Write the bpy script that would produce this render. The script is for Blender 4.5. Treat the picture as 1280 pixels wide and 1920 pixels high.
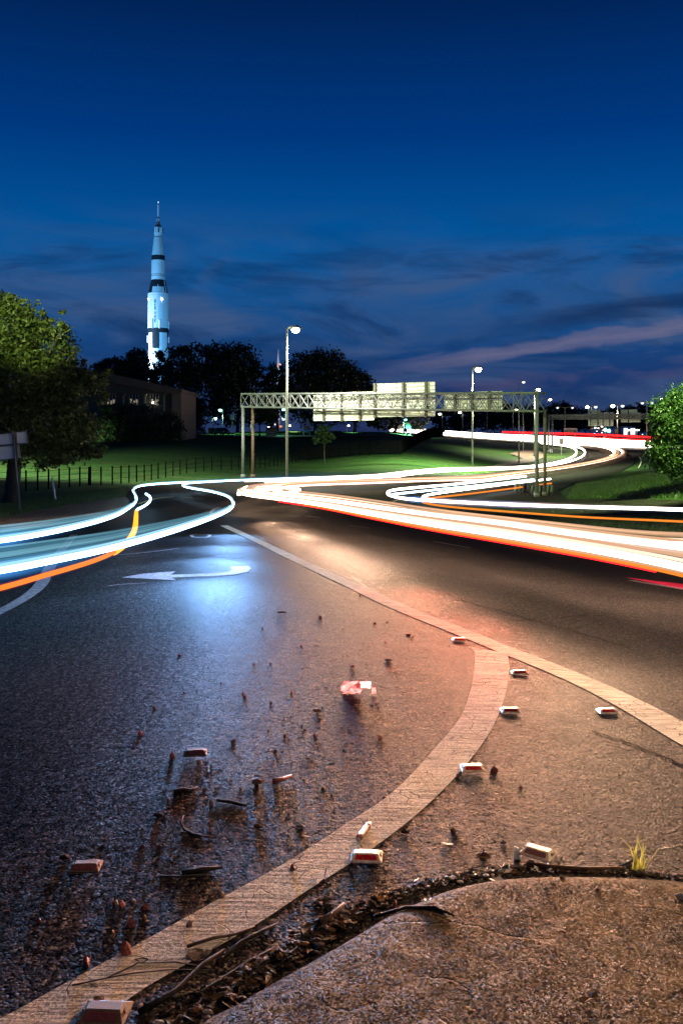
import bpy, math, random
import numpy as np
from mathutils import Vector, Matrix, geometry as mgeo
random.seed(7); RNG = np.random.default_rng(7)
S = bpy.context.scene
for o in list(bpy.data.objects): bpy.data.objects.remove(o)
COL = S.collection
F = 1867.0; CX = 640.0; HY = 815.0; EYE = 1.4          # focal length in photo pixels, principal column, horizon row, eye height
# ------------------------------------------------------------------ camera
cam = bpy.data.cameras.new('camera'); camo = bpy.data.objects.new('camera', cam); COL.objects.link(camo)
cam.sensor_fit = 'VERTICAL'; cam.sensor_height = 36; cam.lens = 36 * F / 1920
cam.shift_y = (HY - 960) / 1920; cam.clip_start = .05; cam.clip_end = 6000
camo.location = (0, 0, EYE); camo.rotation_euler = (math.radians(90), 0, 0); S.camera = camo
S.view_settings.view_transform = 'Standard'; S.view_settings.look = 'None'
S.view_settings.exposure = 0; S.view_settings.gamma = 1; S.view_settings.use_curve_mapping = False
S.cycles.use_denoising = True
try: S.cycles.denoiser = 'OPENIMAGEDENOISE'
except Exception: pass
S.cycles.transparent_max_bounces = 40; S.cycles.max_bounces = 6; S.cycles.diffuse_bounces = 3; S.cycles.glossy_bounces = 3
S.cycles.sample_clamp_indirect = 4; S.cycles.caustics_reflective = False; S.cycles.caustics_refractive = False

def lin(r, g, b):
    f = lambda c: (c/255)/12.92 if c <= 10.3 else (((c/255)+.055)/1.055)**2.4
    return (f(r), f(g), f(b))
class NT:
    """small node-tree helper"""
    def __init__(s, t): s.t = t; s.n = t.nodes; s.l = t.links
    def add(s, typ, inp=None, **kw):
        n = s.n.new(typ)
        for k, v in kw.items(): setattr(n, k, v)
        for k, v in (inp or {}).items():
            i = n.inputs[k]
            if hasattr(v, 'links') and hasattr(v, 'is_output'): s.l.new(v, i)
            else:
                if isinstance(v, tuple) and len(v) == 3 and len(i.default_value) == 4: v = (*v, 1)
                i.default_value = v
        return n
    def math(s, op, a, b=0., c=0., clamp=False):
        n = s.n.new('ShaderNodeMath'); n.operation = op; n.use_clamp = clamp
        for i, v in enumerate((a, b, c)):
            if hasattr(v, 'is_output'): s.l.new(v, n.inputs[i])
            else: n.inputs[i].default_value = v
        return n.outputs[0]
    def mix(s, fac, a, b, blend='MIX'):
        n = s.n.new('ShaderNodeMix'); n.data_type = 'RGBA'; n.blend_type = blend
        for k, v in ((0, fac), (6, a), (7, b)):
            if hasattr(v, 'is_output'): s.l.new(v, n.inputs[k])
            else: n.inputs[k].default_value = (*v, 1) if isinstance(v, tuple) and len(v) == 3 else v
        return n.outputs[2]
    def ramp(s, fac, stops, interp='LINEAR'):
        n = s.n.new('ShaderNodeValToRGB'); n.color_ramp.interpolation = interp; e = n.color_ramp.elements
        while len(e) < len(stops): e.new(.5)
        for x, (p, c) in zip(e, stops):
            x.position = p; x.color = (*c, 1) if isinstance(c, tuple) else (c, c, c, 1)
        s.l.new(fac, n.inputs[0]); return n.outputs[0]
    def noise(s, vec, scale, detail=4., rough=.55, dist=0.):
        return s.add('ShaderNodeTexNoise', {'Vector': vec, 'Scale': scale, 'Detail': detail, 'Roughness': rough, 'Distortion': dist}).outputs[0]
# ------------------------------------------------------------------ dusk sky
W = bpy.data.worlds.new('World'); S.world = W; W.use_nodes = True
t = NT(W.node_tree); t.n.clear()
tc = t.add('ShaderNodeTexCoord').outputs['Generated']
sep = t.add('ShaderNodeSeparateXYZ', {0: tc}); zz = sep.outputs[2]; xx = sep.outputs[0]
grad = t.ramp(zz, [(0, lin(34, 44, 84)), (.035, lin(30, 50, 98)), (.065, lin(24, 59, 113)), (.115, lin(24, 76, 134)), (.165, lin(18, 86, 150)), (.20, lin(2, 82, 150)), (.285, lin(0, 56, 126)), (.42, lin(1, 28, 74)), (1, lin(0, 10, 36))])
def cloudmap(sc, loc, rot, det, dist):
    v = t.add('ShaderNodeMapping', {'Vector': tc, 'Scale': sc, 'Location': loc, 'Rotation': (0, rot, 0)}).outputs[0]
    return t.noise(v, 1.3, det, .58, dist)
n1 = cloudmap((4., 4., 15.), (0, 0, 0), .13, 7, 1.1); n2 = cloudmap((4.4, 4.4, 20.), (3.3, 1, .4), -.14, 8, 1.4); n3 = cloudmap((5., 5., 26.), (1.7, 0, .9), -.14, 7, .8); n4 = cloudmap((9., 9., 34.), (5.1, 2, .2), -.12, 6, .8)
low = t.ramp(zz, [(0, .5), (.03, .9), (.10, 1.), (.15, .8), (.185, .35), (.23, 0.), (1, 0.)])
def band(off, slope, wid, nz, amp):
    """a long cloud streak lying along z = off + slope*x, frayed by noise"""
    d = t.math('SUBTRACT', zz, t.math('MULTIPLY_ADD', xx, slope, off)); d = t.math('ADD', d, t.math('MULTIPLY', t.math('SUBTRACT', nz, .5), amp))
    return t.ramp(t.math('DIVIDE', t.math('ABSOLUTE', d), wid), [(0, 1.), (.45, .7), (1, 0.)], 'EASE')
side = t.ramp(xx, [(.02, 0.), (.14, 1.)])
c = t.mix(t.math('MULTIPLY', t.math('MULTIPLY', t.ramp(n1, [(.42, 0.), (.66, 1.)]), low), .8), grad, lin(66, 88, 128))
c = t.mix(t.math('MULTIPLY', t.math('MULTIPLY', t.ramp(n2, [(.47, 0.), (.68, 1.)]), low), .75), c, lin(10, 50, 98))
c = t.mix(t.math('MULTIPLY', t.math('MULTIPLY', band(.166, .02, .016, n3, .05), t.ramp(n2, [(.38, 0.), (.6, 1.)])), .5), c, lin(8, 48, 98))
c = t.mix(t.math('MULTIPLY', t.math('MULTIPLY', band(.088, .12, .014, n3, .03), t.ramp(xx, [(.12, 0.), (.24, 1.)])), .8), c, lin(20, 46, 88))
c = t.mix(t.math('MULTIPLY', t.math('MULTIPLY', band(.060, .135, .010, n4, .022), side), .8), c, lin(104, 104, 136))
c = t.mix(t.math('MULTIPLY', t.math('MULTIPLY', band(.034, .10, .012, n4, .03), t.math('MULTIPLY', side, t.ramp(n1, [(.4, 0.), (.6, 1.)]))), .6), c, lin(70, 62, 102))
sky = t.add('ShaderNodeTexSky', sky_type='NISHITA', sun_disc=False, sun_elevation=math.radians(-4), sun_rotation=math.radians(60))
c10 = t.add('ShaderNodeVectorMath', {0: c, 'Scale': 10.}, operation='SCALE').outputs[0]
ad = t.add('ShaderNodeVectorMath', {0: sky.outputs[0], 'Scale': .02}, operation='SCALE').outputs[0]
sm = t.add('ShaderNodeVectorMath', {0: c10, 1: ad}, operation='ADD').outputs[0]
bg = t.add('ShaderNodeBackground', {'Color': sm, 'Strength': .1})
t.l.new(bg.outputs[0], t.add('ShaderNodeOutputWorld').inputs[0])
# ------------------------------------------------------------------ lie of the land (smooth height field from survey points: column, row, distance [, drop below the eye])
CP = [*[(x, 0, z, 1.4) for x in (0, 640, 1280) for z in (1.0, 2.0, 3.5)],
(640,0,7,1.46),(640,0,11,1.62),(640,0,15,1.85),(640,0,20,2.12),(640,0,30,2.6),(640,0,45,3.15),(560,0,60,3.55),(560,0,75,3.85),(560,0,92,4.05),
(100,0,9,1.6),(100,0,20,2.15),(0,0,32,2.95),(100,0,50,3.27),(20,0,48,3.2),(200,0,62,3.15),(300,0,80,3.6),
(950,0,11,1.72),(1200,0,8.5,1.66),(1280,0,15,2.1),(1280,0,22,2.5),(1280,0,30,2.8),(1280,0,45,2.9),(1280,0,70,2.6),
(1006,0,72,4.5),(860,0,80,4.1),(800,0,50,3.5),(1000,0,40,3.4),
(100,0,100,2.6),(300,0,120,2.2),(200,0,160,.7),(330,0,160,.7),(390,0,200,.0),(560,0,150,3.7),(750,0,150,2.9),(600,0,200,.3),
(700,0,220,-.6),(520,0,200,0),(835,0,250,.6),(880,0,130,4.8),(972,0,165,4.7),(1027,0,200,3.5),(1160,0,160,4.0),(1120,0,120,4.6),
(1215,0,230,2.7),(1000,0,240,1.9),(1130,0,235,2.3),(1280,0,110,3.2),(1280,0,160,3.5),
*[(x, 0, z, -0.2) for x in (0, 320, 640) for z in (350, 700)], *[(x, 0, z, d) for x in (960, 1280) for z, d in ((300, 1.2), (400, .6), (700, .2))]]
_P = np.array([(4*math.atan2((c_[0]-CX)/F*c_[2], c_[2]), math.log(math.hypot((c_[0]-CX)/F*c_[2], c_[2]))) for c_ in CP]); _V = np.array([c_[3] for c_ in CP])
_k = lambda d2: np.where(d2 > 1e-12, .5*d2*np.log(np.maximum(d2, 1e-12)), 0)
_n = len(_P); _A = np.zeros((_n+3, _n+3)); _A[:_n, :_n] = _k(((_P[:, None]-_P[None])**2).sum(-1)) + .004*np.eye(_n)
_A[:_n, _n] = 1; _A[:_n, _n+1:] = _P; _A[_n:, :_n] = _A[:_n, _n:].T
_C = np.linalg.solve(_A, np.concatenate([_V, np.zeros(3)]))
def depth(X, Y):
    X = np.asarray(X, float); Y = np.asarray(Y, float)
    th = np.arctan2(X, Y); r = np.clip(np.hypot(X, Y), 1., 700.); tc_ = np.clip(th, -.42, .42)
    q = np.stack([4*tc_, np.log(r)], -1); D = np.zeros(X.shape); fl = q.reshape(-1, 2); out = np.empty(len(fl))
    for i in range(0, len(fl), 20000):
        s_ = fl[i:i+20000]; out[i:i+20000] = _k(((s_[:, None]-_P[None])**2).sum(-1)) @ _C[:_n] + _C[_n] + s_ @ _C[_n+1:]
    D = out.reshape(X.shape)
    b = np.clip((np.abs(th)-.6)/1.2, 0, 1); b = b*b*(3-2*b)
    nr = np.clip((np.hypot(X, Y)-2.5)/2., 0, 1); nr = nr*nr*(3-2*nr)
    D = 1.4 + (D-1.4)*nr
    return D*(1-b) + 1.4*b
def gz(X, Y): return float(EYE - depth(X, Y))
_ZG = np.exp(np.linspace(math.log(.9), math.log(650), 900))
def gp(px, py, h=0., zmin=0.):
    """where the line of sight through a photo pixel meets the ground (or the sheet h above it)"""
    u = (px-CX)/F; s_ = (py-HY)/F; Z = _ZG[_ZG > zmin]; g = s_*Z - (depth(u*Z, Z)-h)
    i = np.where((g[:-1] < 0) & (g[1:] >= 0))[0]
    if len(i): i = i[0]; f = g[i]/(g[i]-g[i+1]); z = Z[i] + (Z[i+1]-Z[i])*f
    else: z = Z[np.argmin(np.abs(g)/Z)]
    return Vector((u*z, z, gz(u*z, z) + h))
def P(px, py, Z): return Vector(((px-CX)/F*Z, Z, EYE - (py-HY)/F*Z))
def on(px, Z, dz=0.): X = (px-CX)/F*Z; return Vector((X, Z, gz(X, Z)+dz))
# ------------------------------------------------------------------ object helpers
def tag(o, label=None, cat=None, group=None, kind=None):
    for k, v in (('label', label), ('category', cat), ('group', group), ('kind', kind)):
        if v: o[k] = v
    return o
def thing(name, label, cat, loc=(0, 0, 0), rz=0., group=None):
    o = bpy.data.objects.new(name, None); COL.objects.link(o); o.location = loc; o.rotation_euler[2] = rz; o.empty_display_size = .2
    return tag(o, label, cat, group)
class MB:
    def __init__(s): s.v = []; s.f = []
    def quad(s, *p): i = len(s.v); s.v += [tuple(q) for q in p]; s.f.append(tuple(range(i, i+len(p))))
    def box(s, c, d, rz=0., M=None):
        i = len(s.v); R = M if M is not None else Matrix.Rotation(rz, 3, 'Z')
        for sx in (-.5, .5):
            for sy in (-.5, .5):
                for sz in (-.5, .5): s.v.append(tuple(Vector(c) + R @ Vector((sx*d[0], sy*d[1], sz*d[2]))))
        s.f += [tuple(i+k for k in q) for q in ((0,1,3,2),(4,6,7,5),(0,4,5,1),(2,3,7,6),(0,2,6,4),(1,5,7,3))]; return s
    def tube(s, pts, rad, n=8, cap=True):
        pts = [Vector(p) for p in pts]; m = len(pts); base = len(s.v)
        if not isinstance(rad, (list, tuple)): rad = [rad]*m
        up = None
        for k in range(m):
            d = (pts[min(k+1, m-1)] - pts[max(k-1, 0)]).normalized()
            if up is None: up = Vector((0, 0, 1)) if abs(d.z) < .9 else Vector((1, 0, 0))
            a = d.cross(up); a = a.normalized() if a.length > 1e-6 else Vector((1, 0, 0)); b = a.cross(d).normalized()
            if abs(d.z) >= .9: up = b
            for j in range(n):
                w = 2*math.pi*j/n; s.v.append(tuple(pts[k] + (a*math.cos(w) + b*math.sin(w))*rad[k]))
        for k in range(m-1):
            for j in range(n):
                q = (j+1) % n; s.f.append((base+k*n+j, base+k*n+q, base+(k+1)*n+q, base+(k+1)*n+j))
        if cap: s.f.append(tuple(base+j for j in reversed(range(n)))); s.f.append(tuple(base+(m-1)*n+j for j in range(n)))
        return s
    def lathe(s, prof, n=24, c=(0, 0, 0)):
        b = len(s.v); c = Vector(c)
        for r, z in prof:
            for j in range(n): w = 2*math.pi*j/n; s.v.append((c.x+r*math.cos(w), c.y+r*math.sin(w), c.z+z))
        for k in range(len(prof)-1):
            for j in range(n): q = (j+1) % n; s.f.append((b+k*n+j, b+k*n+q, b+(k+1)*n+q, b+(k+1)*n+j))
        s.f.append(tuple(b+j for j in reversed(range(n)))); s.f.append(tuple(b+(len(prof)-1)*n+j for j in range(n))); return s
    def prism(s, poly, d):
        """polygon (list of 3-D points) swept by the vector d"""
        i = len(s.v); n = len(poly); d = Vector(d); s.v += [tuple(p) for p in poly] + [tuple(Vector(p)+d) for p in poly]
        s.f.append(tuple(i+k for k in range(n))); s.f.append(tuple(i+n+k for k in reversed(range(n))))
        for k in range(n): q = (k+1) % n; s.f.append((i+k, i+n+k, i+n+q, i+q))
        return s
    def rock(s, c, r, sq=(1, 1, .7), n=1):
        ph = [(0, 0, 1)] + [(math.cos(a)*.9, math.sin(a)*.9, .45) for a in [k*math.tau/6 for k in range(6)]] + [(math.cos(a+.5), math.sin(a+.5), -.35) for a in [k*math.tau/6 for k in range(6)]] + [(0, 0, -.8)]
        i = len(s.v)
        for p in ph: k = r*random.uniform(.75, 1.2); s.v.append((c[0]+p[0]*k*sq[0], c[1]+p[1]*k*sq[1], c[2]+p[2]*k*sq[2]))
        for k in range(6):
            q = (k+1) % 6; s.f += [(i, i+1+k, i+1+q), (i+1+k, i+7+k, i+1+q), (i+1+q, i+7+k, i+7+q), (i+13, i+7+q, i+7+k)]
        return s
    def build(s, name, m, parent=None, smooth=False, local=True):
        me = bpy.data.meshes.new(name); v = s.v
        if parent is not None and local:
            bpy.context.view_layer.update() if False else None
            L = Matrix.LocRotScale(parent.location, parent.rotation_euler, parent.scale) if parent.parent is None else (Matrix.LocRotScale(parent.parent.location, parent.parent.rotation_euler, None) @ Matrix.LocRotScale(parent.location, parent.rotation_euler, None))
            Li = L.inverted(); v = [tuple(Li @ Vector(p)) for p in v]
        me.from_pydata(v, [], s.f); me.update()
        if smooth: me.polygons.foreach_set('use_smooth', [True]*len(me.polygons))
        if m: me.materials.append(m)
        o = bpy.data.objects.new(name, me); COL.objects.link(o)
        if parent is not None: o.parent = parent
        return o
def npmesh(name, V, Fq, m, parent=None, fac=None):
    """mesh from numpy arrays (world space); Fq is (n,k)"""
    V = np.asarray(V, np.float32); Fq = np.asarray(Fq, np.int32); me = bpy.data.meshes.new(name)
    if parent is not None: V = V - np.array(parent.location, np.float32)
    me.vertices.add(len(V)); me.vertices.foreach_set('co', V.ravel()); n, k = Fq.shape
    me.loops.add(n*k); me.loops.foreach_set('vertex_index', Fq.ravel()); me.polygons.add(n)
    me.polygons.foreach_set('loop_start', np.arange(0, n*k, k, dtype=np.int32)); me.polygons.foreach_set('loop_total', np.full(n, k, np.int32))
    me.update(); me.validate(); me.materials.append(m)
    o = bpy.data.objects.new(name, me); COL.objects.link(o)
    if parent is not None: o.parent = parent
    return o
def copy_tree(o, parent=None):
    c_ = o.copy(); COL.objects.link(c_)
    if parent is not None: c_.parent = parent
    for ch in list(o.children): copy_tree(ch, c_)
    return c_
def spline(pts, step=10):
    """Catmull-Rom through 2-D or 3-D points"""
    p = [np.array(q, float) for q in pts]; p = [2*p[0]-p[1]] + p + [2*p[-1]-p[-2]]; out = []
    for i in range(1, len(p)-2):
        for k in range(step):
            u = k/step; a, b, c_, d = p[i-1:i+3]
            out.append(.5*((2*b) + (c_-a)*u + (2*a-5*b+4*c_-d)*u*u + (3*b-a-3*c_+d)*u**3))
    out.append(p[-2]); return out
# ------------------------------------------------------------------ materials
def mat(name): m = bpy.data.materials.new(name); m.use_nodes = True; t = NT(m.node_tree); b = t.n['Principled BSDF']; return m, t, b
def geo(t): return t.add('ShaderNodeNewGeometry').outputs['Position']
def plain(name, col, rough=.6, metal=0., var=.25, scale=3., bump=.15, bscale=None):
    m, t, b = mat(name); p = geo(t); n = t.noise(p, scale, 6, .6)
    cc = t.mix(t.ramp(n, [(.3, 0.), (.7, 1.)]), tuple(x*(1-var) for x in col), tuple(min(1, x*(1+var)) for x in col)); t.l.new(cc, b.inputs['Base Color'])
    t.l.new(t.math('MULTIPLY_ADD', n, .3, rough-.15), b.inputs['Roughness']); b.inputs['Metallic'].default_value = metal
    if bump: t.l.new(t.add('ShaderNodeBump', {'Height': t.noise(p, bscale or scale*8, 4), 'Strength': bump, 'Distance': .02}).outputs[0], b.inputs['Normal'])
    return m
def emis(name, col, st, sample=True):
    m, t, b = mat(name); t.n.remove(b); e = t.add('ShaderNodeEmission', {'Color': col, 'Strength': st}); t.l.new(e.outputs[0], t.n['Material Output'].inputs[0])
    if not sample: m.cycles.emission_sampling = 'NONE'
    return m
def grains(t, p, sc, k, wet=0.):
    """per-stone tilted normals: aggregate that glints"""
    vo = t.add('ShaderNodeTexVoronoi', {'Vector': p, 'Scale': sc}); ra = t.add('ShaderNodeVectorMath', {0: vo.outputs['Color'], 1: (.5, .5, .5)}, operation='SUBTRACT').outputs[0]
    ra = t.add('ShaderNodeVectorMath', {0: ra, 'Scale': k}, operation='SCALE').outputs[0]
    nn = t.add('ShaderNodeVectorMath', {0: t.add('ShaderNodeVectorMath', {0: ra, 1: t.add('ShaderNodeNewGeometry').outputs['Normal']}, operation='ADD').outputs[0]}, operation='NORMALIZE').outputs[0]
    return vo, t.add('ShaderNodeSeparateColor', {0: vo.outputs['Color']}), nn
def gritty(t, b, fac):
    """rough mineral surface: diffuse with a small constant share of gloss"""
    lk = lambda n: b.inputs[n].links[0].from_socket
    d = t.add('ShaderNodeBsdfDiffuse', {'Color': lk('Base Color'), 'Normal': lk('Normal'), 'Roughness': .6}); g_ = t.add('ShaderNodeBsdfGlossy', {'Roughness': lk('Roughness') if b.inputs['Roughness'].links else .6, 'Normal': lk('Normal')})
    mx = t.add('ShaderNodeMixShader', {0: fac, 1: d.outputs[0], 2: g_.outputs[0]}); t.l.new(mx.outputs[0], t.n['Material Output'].inputs[0]); t.n.remove(b)
def asphalt(name, c0, c1, agg, rough, bump=.8, grit=150., tilt=.9, gl=.03):
    m, t, b = mat(name); p = geo(t); vo, sc_, nn = grains(t, p, grit, tilt); sv, sv2 = sc_.outputs[0], sc_.outputs[1]
    big = t.noise(p, .7, 5, .6); mid = t.noise(p, 9, 5, .6); fin = t.noise(p, 60, 3, .6)
    base = t.mix(t.ramp(big, [(.35, 0.), (.65, 1.)]), c0, c1)
    base = t.mix(t.math('MULTIPLY', t.ramp(mid, [(.4, 0.), (.6, 1.)]), .7), base, tuple(x*.35 for x in c0))
    stain = t.noise(t.add('ShaderNodeMapping', {'Vector': p, 'Scale': (1.6, .5, 1.), 'Rotation': (0, 0, .25)}).outputs[0], 1.1, 6, .65, .8); base = t.mix(t.ramp(stain, [(.52, 0.), (.66, .75)]), base, tuple(x*.3 for x in c0))
    base = t.mix(t.ramp(t.noise(p, 28, 4, .65), [(.56, 0.), (.72, .7)]), base, tuple(x*1.4 for x in c1))
    base = t.mix(t.math('MULTIPLY', t.ramp(sv2, [(.35, 1.), (.75, 0.)]), .75), base, tuple(x*.25 for x in c0))
    base = t.mix(t.ramp(sv, [(.82, 0.), (.97, 1.)]), base, agg); t.l.new(base, b.inputs['Base Color'])
    t.l.new(t.math('ADD', t.math('MULTIPLY', sv2, .3), t.math('MULTIPLY_ADD', mid, .25, rough-.24)), b.inputs['Roughness'])
    h = t.math('ADD', t.math('MULTIPLY', vo.outputs['Distance'], -1.), t.math('MULTIPLY_ADD', fin, .8, t.math('MULTIPLY', t.noise(p, 22, 4, .6), 2.2)))
    t.l.new(t.add('ShaderNodeBump', {'Height': h, 'Strength': bump, 'Distance': .003, 'Normal': nn}).outputs[0], b.inputs['Normal']); gritty(t, b, gl); return m
M = {}
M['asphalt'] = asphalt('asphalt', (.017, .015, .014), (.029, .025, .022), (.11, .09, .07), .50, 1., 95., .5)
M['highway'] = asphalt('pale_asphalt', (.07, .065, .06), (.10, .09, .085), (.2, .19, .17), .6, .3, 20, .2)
M['shoulder'] = asphalt('worn_shoulder', (.17, .12, .09), (.22, .16, .12), (.3, .24, .18), .8, .6, 60, .3)
def concrete():
    m, t, b = mat('weathered_concrete'); p = geo(t)
    vo, sc_, nn = grains(t, p, 210., .8); sv = sc_.outputs[0]
    a = t.noise(p, 3.2, 7, .65); f = t.noise(p, 26, 6, .65); st = t.noise(p, 8., 6, .7, .5)
    base = t.mix(t.ramp(a, [(.38, 0.), (.62, 1.)]), (.11, .066, .027), (.27, .175, .072))
    base = t.mix(t.ramp(f, [(.42, 0.), (.7, .7)]), base, (.055, .045, .035))
    base = t.mix(t.ramp(st, [(.48, 0.), (.62, .9)]), base, (.022, .017, .012))
    base = t.mix(t.ramp(sv, [(.84, 0.), (.97, .8)]), base, (.30, .24, .15)); t.l.new(base, b.inputs['Base Color'])
    t.l.new(t.math('MULTIPLY_ADD', sv, .35, .42), b.inputs['Roughness'])
    wv = t.add('ShaderNodeVectorMath', {0: p, 1: t.add('ShaderNodeVectorMath', {0: t.add('ShaderNodeTexNoise', {'Vector': p, 'Scale': 5., 'Detail': 4.}).outputs['Color'], 'Scale': .25}, operation='SCALE').outputs[0]}, operation='ADD').outputs[0]
    ck = t.math('MULTIPLY', t.ramp(t.add('ShaderNodeTexVoronoi', {'Vector': wv, 'Scale': 1.7}, feature='DISTANCE_TO_EDGE').outputs[0], [(0, 1.), (.012, 0.)]), t.ramp(t.noise(p, 2.2, 3), [(.45, 0.), (.55, 1.)]))
    base = t.mix(ck, base, (.01, .008, .006)); t.l.new(base, b.inputs['Base Color'])
    h = t.math('SUBTRACT', t.math('ADD', t.math('MULTIPLY', vo.outputs['Distance'], -1.), t.math('MULTIPLY', f, 2.)), t.math('MULTIPLY', ck, 3.))
    t.l.new(t.add('ShaderNodeBump', {'Height': h, 'Strength': .6, 'Distance': .0025, 'Normal': nn}).outputs[0], b.inputs['Normal']); gritty(t, b, .02); return m
M['concrete'] = concrete()
def paint():
    m, t, b = mat('cracked_road_paint'); p = geo(t)
    vo_, _s, nn = grains(t, p, 210., .7)
    wob = t.add('ShaderNodeVectorMath', {0: p, 1: t.add('ShaderNodeVectorMath', {0: t.add('ShaderNodeTexNoise', {'Vector': p, 'Scale': 6., 'Detail': 3.}).outputs['Color'], 'Scale': .12}, operation='SCALE').outputs[0]}, operation='ADD').outputs[0]
    cr = t.add('ShaderNodeTexVoronoi', {'Vector': wob, 'Scale': 11.}, feature='DISTANCE_TO_EDGE').outputs[0]
    sel = t.ramp(t.noise(p, 5., 3), [(.47, 0.), (.56, 1.)])
    crack = t.math('MULTIPLY', t.ramp(cr, [(.0, 1.), (.030, 0.)]), sel)
    mm = t.add('ShaderNodeMapping', {'Vector': p, 'Scale': (5., 70., 5.), 'Rotation': (0, 0, .06)}).outputs[0]; ridg = t.noise(mm, 1., 5, .6)
    fine = t.noise(p, 120, 4, .6); st = t.noise(p, 4, 6, .65)
    base = t.mix(t.ramp(st, [(.35, 0.), (.65, 1.)]), (.74, .68, .55), (.88, .83, .70))
    base = t.mix(t.ramp(ridg, [(.46, 0.), (.60, .75)]), base, (.30, .25, .18))
    base = t.mix(t.ramp(fine, [(.60, 0.), (.75, .7)]), base, (.22, .18, .14))
    base = t.mix(crack, base, (.02, .018, .016)); t.l.new(base, b.inputs['Base Color']); b.inputs['Roughness'].default_value = .62
    h = t.math('SUBTRACT', t.math('MULTIPLY_ADD', ridg, 3., t.math('MULTIPLY', fine, .6)), crack)
    t.l.new(t.add('ShaderNodeBump', {'Height': h, 'Strength': .7, 'Distance': .005, 'Normal': nn}).outputs[0], b.inputs['Normal']); gritty(t, b, .02); return m
M['paint'] = paint()
M['pinkpaint'] = plain('worn_road_paint', (.23, .18, .18), .9, 0, .7, 22); M['pinkpaint'].node_tree.nodes['Principled BSDF'].inputs['Specular IOR Level'].default_value = .05
def grassm():
    m, t, b = mat('grass_ground'); p = geo(t); a = t.noise(p, .12, 6, .6); f = t.noise(p, 2.5, 7, .7)
    base = t.mix(t.ramp(a, [(.38, 0.), (.62, 1.)]), (.020, .070, .014), (.042, .115, .024))
    base = t.mix(t.ramp(f, [(.38, 0.), (.6, .85)]), base, (.012, .024, .007)); base = t.mix(t.ramp(t.noise(t.add('ShaderNodeMapping', {'Vector': p, 'Scale': (.05, .5, 1.)}).outputs[0], 1.6, 6, .7), [(.48, 0.), (.62, .6)]), base, (.075, .095, .03))
    base = t.mix(t.ramp(t.noise(p, .3, 5, .6), [(.58, 0.), (.7, .6)]), base, (.10, .085, .035)); t.l.new(base, b.inputs['Base Color']); b.inputs['Roughness'].default_value = .85; b.inputs['Specular IOR Level'].default_value = .1
    t.l.new(t.add('ShaderNodeBump', {'Height': f, 'Strength': .8, 'Distance': .15}).outputs[0], b.inputs['Normal']); return m
M['grass'] = grassm()
def leafm(name, c0, c1, trans=.3):
    m, t, b = mat(name); p = geo(t); r = t.add('ShaderNodeNewGeometry').outputs['Random Per Island']
    cc = t.mix(r, c0, c1); cc = t.mix(t.ramp(t.noise(p, .8, 3), [(.35, 0.), (.65, .6)]), cc, tuple(x*.55 for x in c0)); t.l.new(cc, b.inputs['Base Color']); b.inputs['Roughness'].default_value = .55
    tr = t.add('ShaderNodeBsdfTranslucent', {'Color': cc}); mx = t.add('ShaderNodeMixShader', {0: trans, 1: b.outputs[0], 2: tr.outputs[0]}); t.l.new(mx.outputs[0], t.n['Material Output'].inputs[0]); return m
M['leaf_bright'] = leafm('yellow_green_leaves', (.05, .085, .015), (.11, .12, .03))
M['leaf_green'] = leafm('green_leaves', (.03, .075, .015), (.06, .12, .02))
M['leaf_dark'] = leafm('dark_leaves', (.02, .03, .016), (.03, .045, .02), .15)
M['blade'] = leafm('grass_blades', (.04, .09, .018), (.08, .13, .03))
M['bark'] = plain('bark', (.05, .038, .03), .9, 0, .4, 8, .6)
M['galv'] = plain('galvanised_steel', (.15, .16, .155), .55, .2, .2, 2.5, .1)
M['pole'] = plain('pole_grey', (.26, .26, .23), .5, .3, .2, 2.5, .05)
M['darkpole'] = plain('stained_dark_steel', (.10, .085, .07), .7, .1, .6, 1.3, .2)
M['rust'] = plain('rust_brown_steel', (.12, .075, .05), .75, .1, .4, 3, .2)
M['beam'] = plain('sign_beam', (.07, .06, .045), .6, .3, .3, 2, .1)
M['alu'] = plain('sign_aluminium', (.74, .74, .60), .5, .0, .08, 1.5, .05)
M['alu_dim'] = plain('grey_sign_back', (.52, .55, .50), .5, .1, .1, 1.5, .05)
M['white'] = plain('white_paint', (.78, .78, .76), .5, 0, .08, 2, .05)
M['black'] = plain('black_paint', (.018, .018, .02), .5, 0, .3, 3, .05)
M['fence'] = plain('black_fence', (.006, .006, .007), .9, 0, .3, 3, 0); M['fence'].node_tree.nodes['Principled BSDF'].inputs['Specular IOR Level'].default_value = 0
M['brick'] = plain('tan_brick', (.20, .15, .10), .85, 0, .25, 6, .4)
M['stucco'] = plain('dark_green_stucco', (.07, .07, .055), .85, 0, .2, 6, .4)
M['fascia'] = plain('brown_fascia', (.11, .075, .05), .6, 0, .25, 4, .2)
M['trim'] = plain('pale_trim', (.30, .28, .22), .6, 0, .2, 4, .1)
M['glass'] = plain('dark_glass', (.02, .025, .03), .12, 0, .1, 2, 0)
M['cream'] = plain('cream_plastic', (.58, .48, .34), .5, 0, .45, 55, .3)
M['dirty'] = plain('dirty_brown_plastic', (.085, .05, .032), .8, 0, .5, 70, .4); M['dulllens'] = plain('dull_maroon_reflector', (.14, .03, .03), .4, 0, .5, 80, .3)
M['redlens'] = plain('red_reflector', (.38, .012, .016), .25, 0, .3, 90, .1)
M['redplastic'] = leafm('red_plastic', (.80, .24, .19), (.92, .42, .35), .5); M['milky'] = leafm('milky_plastic', (.8, .8, .76), (.95, .93, .9), .6)
M['stone_brown'] = plain('brown_stone', (.14, .08, .05), .8, 0, .4, 60, .4)
M['stone_red'] = plain('red_brown_stone', (.22, .05, .03), .7, 0, .4, 60, .4)
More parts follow.
